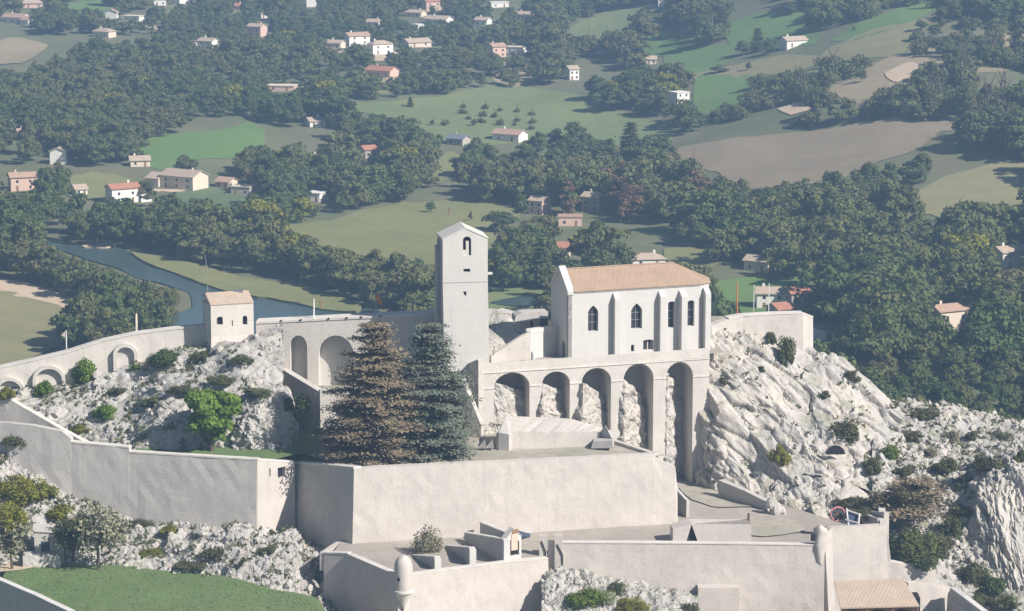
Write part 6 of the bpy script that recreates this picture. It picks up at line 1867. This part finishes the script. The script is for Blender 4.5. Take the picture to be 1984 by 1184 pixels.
# ------------------------------------------------------------------ valley trees
PR = {
 'broadleaf': [crown('crown', 100 + i, h, r, z, nb, 100, .26, M['f_tree'], tp_) for i, (h, r, z, nb, tp_) in enumerate([(10, 4.4, .6, 24, .6), (12, 4.2, .8, 26, .9), (9, 4.8, .3, 24, .3), (13, 3.8, .8, 26, 1.0), (10.5, 4.6, .5, 26, .5)])],
 'olive': [crown('crown', 120 + i, h, r, .4, 24, 90, .26, M['f_olive'], .6) for i, (h, r) in enumerate([(9, 4.2), (10.5, 4.0), (8, 4.4)])],
 'russet': [crown('crown', 130 + i, h, r, .5, 26, 90, .27, M['f_russet'], .8) for i, (h, r) in enumerate([(12, 4.4), (13, 4.0)])],
 'yellow': [crown('crown', 140, 9, 4.2, .4, 24, 90, .27, M['f_yellow'], .6)],
 'poplar': [crown('crown', 150 + i, 15, 2.2, .5, 24, 80, .25, M['f_tree'], 1.0) for i in range(2)],
 'conifer': [cedar('crown', 160 + i, 14, 4.0, 1.0, M['f_tree'], 13, .42, .8, .04)[0] for i in range(2)],
 'scrub': [bush_mesh('crown', 170 + i, 6.5, 4.4, 1500, .22, M['f_olive'], 14) for i in range(2)],
}
TR_ = {k: trunk_mesh('trunk', 200 + i, 9, .28, M['bark'], 4, 1.8) for i, k in enumerate(PR)}
N_OPEN = [f for f in field_polys] + [RIVER, SPIT]
SKYL = [(-100, 735), (0, 715), (125, 680), (200, 655), (405, 632), (408, 566), (492, 566), (495, 622), (850, 606), (857, 455), (900, 440), (945, 455), (950, 610), (1060, 640), (1063, 555), (1085, 522), (1340, 524), (1384, 545), (1386, 612), (1556, 606), (1580, 660), (1640, 700), (1740, 788), (1800, 790), (1984, 820), (2100, 830)]
su, sv = zip(*SKYL)
def free(u, v):
    r = np.ones(u.shape, bool)
    for f in N_OPEN:
        r &= ~inpoly(u, v, f)
    return r
rt = np.random.default_rng(41)
step = 7.3
xs, ys = np.meshgrid(np.arange(-400, 400, step), np.arange(540, 1760, step))
pos = np.stack([xs.ravel(), ys.ravel()], -1) + rt.uniform(-.46, .46, (xs.size, 2)) * step
pos = pos[np.abs(pos[:, 0]) < .19 * pos[:, 1] + 75]
z = terr(pos[:, 0], pos[:, 1])
n = len(pos)
ub, vb, dep = proj(np.stack([pos[:, 0], pos[:, 1], z], -1))
# stand and size
grow = vnoise(np.stack([pos[:, 0] / 60, pos[:, 1] / 90, pos[:, 0] * 0], -1))
hgt = 10.6 + 3.4 * grow + rt.normal(size=n) * 2.1
kind = np.array(['broadleaf'] * n, dtype='<U12')
mixn = vnoise(np.stack([pos[:, 0] / 45 + 50, pos[:, 1] / 60, pos[:, 0] * 0], -1))
kind[(mixn > .12)] = 'olive'
kind[rt.random(n) < .10] = 'olive'
kind[rt.random(n) < .012] = 'yellow'
big = (ub > 1560) & (vb > 430) & (vb < 760)
hgt[big] *= 1.32
band_l = (ub < 420) & (vb > 470) & (vb < 690)
hgt[band_l] *= 1.15
far_scrub = (ub > 1380) & (vb < 275) & (rt.random(n) < .75)
hgt[far_scrub] *= .55; kind[far_scrub] = 'scrub'
village = (vb < 175) & (ub < 1060)
hgt[village] *= .74
near_r = (ub > 1600) & (vb > 740)
kind[near_r & (rt.random(n) < .6)] = 'olive'
hgt[near_r] *= .72
RUS = [(1110, 440, 26), (1138, 432, 24), (1172, 425, 26), (1190, 410, 34), (1212, 440, 30), (1240, 440, 24), (1362, 440, 24), (1360, 425, 20)]
for (u, v, r) in RUS:
    kind[(np.hypot(ub - u, (vb - v)) < r)] = 'russet'
kind[np.hypot(ub - 688, vb - 428) < 16] = 'yellow'
kind[(kind == 'broadleaf') & (rt.random(n) < .02)] = 'conifer'
kind[(kind == 'broadleaf') & (rt.random(n) < .02)] = 'poplar'
hgt = np.clip(hgt, 3.0, 17.5)
hp_ = hgt / dep * FPX * .985
def covers_river():
    r = np.zeros(n, bool)
    for f_ in np.linspace(.3, 1.0, 15):
        for g_ in (-.22, 0, .22):
            r |= inpoly(ub + hp_ * g_ * (1.3 - f_), vb - hp_ * f_, RIVER)
    return r
for _s in range(7):      # trees of the near bank stay low enough to leave the river in sight
    bad = band_l & covers_river()
    hgt = np.where(bad, hgt * .86, hgt); hp_ = np.where(bad, hp_ * .86, hp_)
keep = free(ub, vb) & (~band_l | ~covers_river() | (rt.random(n) < .05)) & (band_l | free(ub, vb - hp_ * .5) & free(ub, vb - hp_ * .88) & free(ub - hp_ * .25, vb - hp_ * .45) & free(ub + hp_ * .25, vb - hp_ * .45))
for _f, _g in ((.3, .42), (.7, .32)):
    keep &= (~inpoly(ub - hp_ * _g, vb - hp_ * _f, RIVER) & ~inpoly(ub + hp_ * _g, vb - hp_ * _f, RIVER)) | band_l
keep &= (vb - hp_) < np.interp(ub, su, sv) + 26
keep &= ~((rt.random(n) < .20) & village) & ~((rt.random(n) < .30) & (ub > 1380) & (vb < 275))
keep &= ~(mound(pos[:, 0], pos[:, 1]) > 8)
glade = vnoise(np.stack([pos[:, 0] / 38 + 9, pos[:, 1] / 55, pos[:, 0] * 0], -1)) > .42
keep &= ~(glade & ~band_l)
for (u0, u1, v0, v1, hy) in H:
    vm = v0 + (v1 - v0) * (.66 + .2 * math.sin(u0 * 1.3 + v0))
    for f in (.2, .45, .7, .95):
        keep &= ~((ub > u0 - hp_ * .26) & (ub < u1 + hp_ * .26) & (vb - hp_ * f > v0 - 3) & (vb - hp_ * f < vm) & (pos[:, 1] < hy + 6))
    keep &= ~((ub > u0) & (ub < u1) & (np.abs(pos[:, 1] - hy - 4) < 9))
pos, z, ub, vb, hgt, hp_, kind, dep = pos[keep], z[keep], ub[keep], vb[keep], hgt[keep], hp_[keep], kind[keep], dep[keep]
n = len(pos)
order = np.argsort(-hp_)
ind, cnt = [], {}
for i in order:
    k = kind[i]
    if cnt.get(k, 0) < {'broadleaf': 215, 'olive': 90}.get(k, 30) and vb[i] - hp_[i] < np.interp(ub[i], su, sv) - 6 and -20 < ub[i] < 2004:
        ind.append(i); cnt[k] = cnt.get(k, 0) + 1
indset = set(ind)
protos = {}
CAT = {'broadleaf': 'broadleaf_tree', 'olive': 'valley_tree', 'russet': 'russet_tree', 'yellow': 'yellow_tree', 'poplar': 'poplar_tree', 'conifer': 'conifer_tree', 'scrub': 'scrub_tree'}
H0 = {}
def span(me):
    if me.name not in H0:
        co = np.empty(len(me.vertices) * 3, np.float32); me.vertices.foreach_get('co', co)
        H0[me.name] = float(co.reshape(-1, 3)[:, 2].max())
    return H0[me.name]
def place_tree(k, j, loc, h, rz, label, group, wide=1.0):
    me = PR[k][j % len(PR[k])]
    key = (k, j % len(PR[k]))
    s = h / span(me)
    sc = (s * wide, s * wide, s)
    if key not in protos:
        t = tree_thing(CAT[k], label, loc, me, TR_[k], group, sc, rz)
        protos[key] = t
    else:
        t = copy_tree(protos[key], loc, rz, sc)
        t['label'] = label; t['group'] = group
    return t
LM = [(hu, hv1, hl) for (hu, hv1, hl) in HL] + [(1230, 525, 'the chapel roof'), (902, 445, 'the top of the bell tower'), (1575, 612, 'the end of the terrace wall'), (450, 568, 'the guard house roof'), (255, 490, 'the tip of the grassy river spit'), (620, 585, 'the middle of the grassy river spit'),
      (235, 612, 'the sandy corner of the river field'), (60, 545, 'the sandy edge of the river field'), (1285, 293, 'the left corner of the ploughed field'), (1560, 345, 'the lower edge of the ploughed field'), (1745, 378, 'the left corner of the right stubble field'), (1900, 390, 'the lower edge of the right stubble field'),
      (1740, 785, 'the dip where cliff and rubble ridge meet'), (1900, 800, 'the crest of the rubble ridge'), (1660, 715, 'the rounded shoulder of the white cliff'), (1780, 570, 'the middle of the dark right wood'), (545, 440, 'the left corner of the olive meadow'), (760, 500, 'the lower edge of the olive meadow'), (1000, 425, 'the right corner of the olive meadow'), (700, 300, 'the wood below the central meadow'), (1000, 335, 'the grove below the long pink roofed house'), (1180, 460, 'the russet trees'), (1640, 520, 'the tall trees beyond the terrace'), (1950, 640, 'the right edge of the dark wood')]
WORDS = {'broadleaf': 'dense green tree', 'olive': 'olive tinted tree', 'russet': 'brown leaved tree', 'yellow': 'yellow green tree', 'poplar': 'slender poplar', 'conifer': 'dark tiered conifer', 'scrub': 'low scrubby tree'}
def relation(u, v, k):
    q = min(LM, key=lambda m: math.hypot(m[0] - u, 1.6 * (m[1] - v)))
    dx, dy = u - q[0], v - q[1]
    r = ('left of' if dx < 0 else 'right of') if abs(dx) > 1.2 * abs(dy) else ('in front of' if dy > 0 else 'behind')
    return (k, r, q[2]), math.hypot(dx, dy)
REL = {}
for i in range(n):
    if vb[i] - hp_[i] < np.interp(ub[i], su, sv):
        key, ds = relation(ub[i], vb[i] - hp_[i] * .4, kind[i])
        REL.setdefault(key, []).append((ds, i))
TREE_LABEL = {}
ORD = ['nearest', 'second', 'third', 'fourth', 'fifth', 'sixth', 'seventh', 'eighth']
for (k, r, q), lst in REL.items():
    for j, (ds, i) in enumerate(sorted(lst)):
        TREE_LABEL[i] = (f"{ORD[j]} {WORDS[k]} {r} {q}" if j < len(ORD) else f"{WORDS[k]} well {r} {q}", f"{WORDS[k]}s {r} {q}")
for i in ind:
    lab, grp = TREE_LABEL[i]
    place_tree(kind[i], int(rt.integers(0, 99)), (pos[i, 0], pos[i, 1], z[i]), hgt[i], rt.uniform(0, 6.28), lab, grp, rt.uniform(.9, 1.2))
# single trees standing in the open
SINGLE = [(835, 412, 22, 'broadleaf', 'lone round tree on the olive meadow above the tower', 1.1), (912, 428, 20, 'olive', 'thin lone tree right of the round one on the olive meadow', .7), (968, 448, 42, 'broadleaf', 'big round bush-like tree at the edge of the olive meadow right of the tower', 1.5),
 (795, 208, 20, 'conifer', 'small pointed tree on the central meadow', 1.0), (1182, 216, 50, 'broadleaf', 'broad tree at the right edge of the central meadow', 1.6), (1222, 312, 76, 'conifer', 'large tiered cedar at the right end of the central grove', 1.0), (1108, 290, 56, 'broadleaf', 'tall rounded tree below the central meadow', 1.1),
 (838, 244, 12, 'olive', 'little round tree, left of a pair low on the central meadow', 1.3), (862, 244, 12, 'olive', 'little round tree low on the central meadow beside the wood', 1.3), (918, 244, 14, 'olive', 'small tree on its own in the lower central meadow', 1.2), (1450, 138, 18, 'broadleaf', 'small lone tree on the hay meadow', .9), (1395, 142, 16, 'olive', 'spreading lone bush on the hay meadow', 2.0),
 (1655, 60, 8, 'olive', 'tiny tree on the sloping bright strip', 1.2), (1468, 100, 46, 'conifer', 'pointed dark pine left of the tan roofed farm', 1.0), (1440, 108, 30, 'broadleaf', 'dark tree left of the pointed pine', 1.3), (1490, 106, 34, 'broadleaf', 'dark tree between the pointed pine and the tan roofed farm', 1.2),
 (1370, 90, 50, 'broadleaf', 'large grey green tree between the two upper bright meadows', 1.5), (1250, 60, 44, 'broadleaf', 'dark round tree above the small bright meadow', 1.6), (1530, 30, 24, 'broadleaf', 'dark bush-like tree at the head of the bright meadow', 1.8), (1785, 60, 22, 'broadleaf', 'round tree on the dry upper slope', 1.3), (1825, 36, 26, 'broadleaf', 'round tree near the top of the bright strip', 1.3), (1900, 40, 60, 'broadleaf', 'large dark tree at the top right', 1.8), (1960, 44, 60, 'broadleaf', 'large dark tree at the very right of the top', 1.6)]
for q, (u, v, hp1, k, lab, wd) in enumerate(SINGLE):
    b = hit(u, v); px = (b - Vector((0, 0, CAMZ))).dot(Vector(FW)) / FPX
    place_tree(k, q, b, hp1 * px, q * 1.1, lab, 'single trees', wd)
for q in range(15):       # old orchard on the central meadow
    u, v = 905 + (q % 5) * 30 + rt.uniform(-9, 9), 208 + (q // 5) * 14 + (q % 5) * 4 + rt.uniform(-4, 4)
    b = hit(u, v); px = (b - Vector((0, 0, CAMZ))).dot(Vector(FW)) / FPX
    place_tree('scrub', q, b, rt.uniform(7, 12) * px, q, 'low bushy tree of the old orchard on the central meadow', 'orchard on the central meadow', 1.1)

# the rest of the woods as one mass
rest = [i for i in range(n) if i not in indset]
flat_p = [(k, j) for k in PR for j in range(len(PR[k]))]
pid = {kj: q for q, kj in enumerate(flat_p)}
me = bpy.data.meshes.new('woodland')
me.vertices.add(len(rest))
me.vertices.foreach_set('co', np.stack([pos[rest, 0], pos[rest, 1], z[rest]], -1).astype(np.float32).ravel())
a_k = me.attributes.new('kind_id', 'INT', 'POINT'); a_s = me.attributes.new('size', 'FLOAT_VECTOR', 'POINT'); a_r = me.attributes.new('turn', 'FLOAT_VECTOR', 'POINT')
kj = [(kind[i], int(rt.integers(0, len(PR[kind[i]])))) for i in rest]
a_k.data.foreach_set('value', np.array([pid[x] for x in kj], np.int32))
sc_ = np.array([hgt[i] / span(PR[x[0]][x[1]]) for i, x in zip(rest, kj)])
wd = rt.uniform(.9, 1.25, len(rest))
a_s.data.foreach_set('vector', np.stack([sc_ * wd, sc_ * wd, sc_], -1).astype(np.float32).ravel())
a_r.data.foreach_set('vector', np.stack([sc_ * 0, sc_ * 0, rt.uniform(0, 6.28, len(rest))], -1).astype(np.float32).ravel())
wood = link_mesh('woodland', me)
tag(wood, kind='stuff')
ng = bpy.data.node_groups.new('woodland', 'GeometryNodeTree')
ng.interface.new_socket('Geometry', in_out='INPUT', socket_type='NodeSocketGeometry')
ng.interface.new_socket('Geometry', in_out='OUTPUT', socket_type='NodeSocketGeometry')
gi = ng.nodes.new('NodeGroupInput'); go = ng.nodes.new('NodeGroupOutput')
jn = ng.nodes.new('GeometryNodeJoinGeometry')
def attr(nm, tp_):
    x = ng.nodes.new('GeometryNodeInputNamedAttribute'); x.data_type = tp_; x.inputs['Name'].default_value = nm
    return x.outputs['Attribute']
ak, as_, ar = attr('kind_id', 'INT'), attr('size', 'FLOAT_VECTOR'), attr('turn', 'FLOAT_VECTOR')
for key, q in pid.items():
    if not any(x == key for x in kj): continue
    if key not in protos: 
        i = next(i for i, x in zip(rest, kj) if x == key)
        lab, grp = TREE_LABEL.get(i, (WORDS[key[0]] + ' deep in the valley woods', 'trees deep in the woods'))
        place_tree(key[0], key[1], (pos[i, 0], pos[i, 1], z[i] - .2), hgt[i], 1.0, lab, grp)
    src = [c for c in protos[key].children if c.name.startswith('crown')][0]
    oi = ng.nodes.new('GeometryNodeObjectInfo'); oi.transform_space = 'ORIGINAL'; oi.inputs['Object'].default_value = src
    ip = ng.nodes.new('GeometryNodeInstanceOnPoints')
    cmp_ = ng.nodes.new('FunctionNodeCompare'); cmp_.data_type = 'INT'; cmp_.operation = 'EQUAL'
    ng.links.new(ak, cmp_.inputs[2]); cmp_.inputs[3].default_value = q
    ng.links.new(gi.outputs[0], ip.inputs['Points']); ng.links.new(cmp_.outputs[0], ip.inputs['Selection'])
    ng.links.new(oi.outputs['Geometry'], ip.inputs['Instance'])
    er = ng.nodes.new('FunctionNodeEulerToRotation'); ng.links.new(ar, er.inputs[0])
    ng.links.new(er.outputs[0], ip.inputs['Rotation']); ng.links.new(as_, ip.inputs['Scale'])
    ng.links.new(ip.outputs[0], jn.inputs[0])
ng.links.new(jn.outputs[0], go.inputs[0])
md = wood.modifiers.new('woodland', 'NODES'); md.node_group = ng
print('trees', n, 'individual', len(ind), cnt)
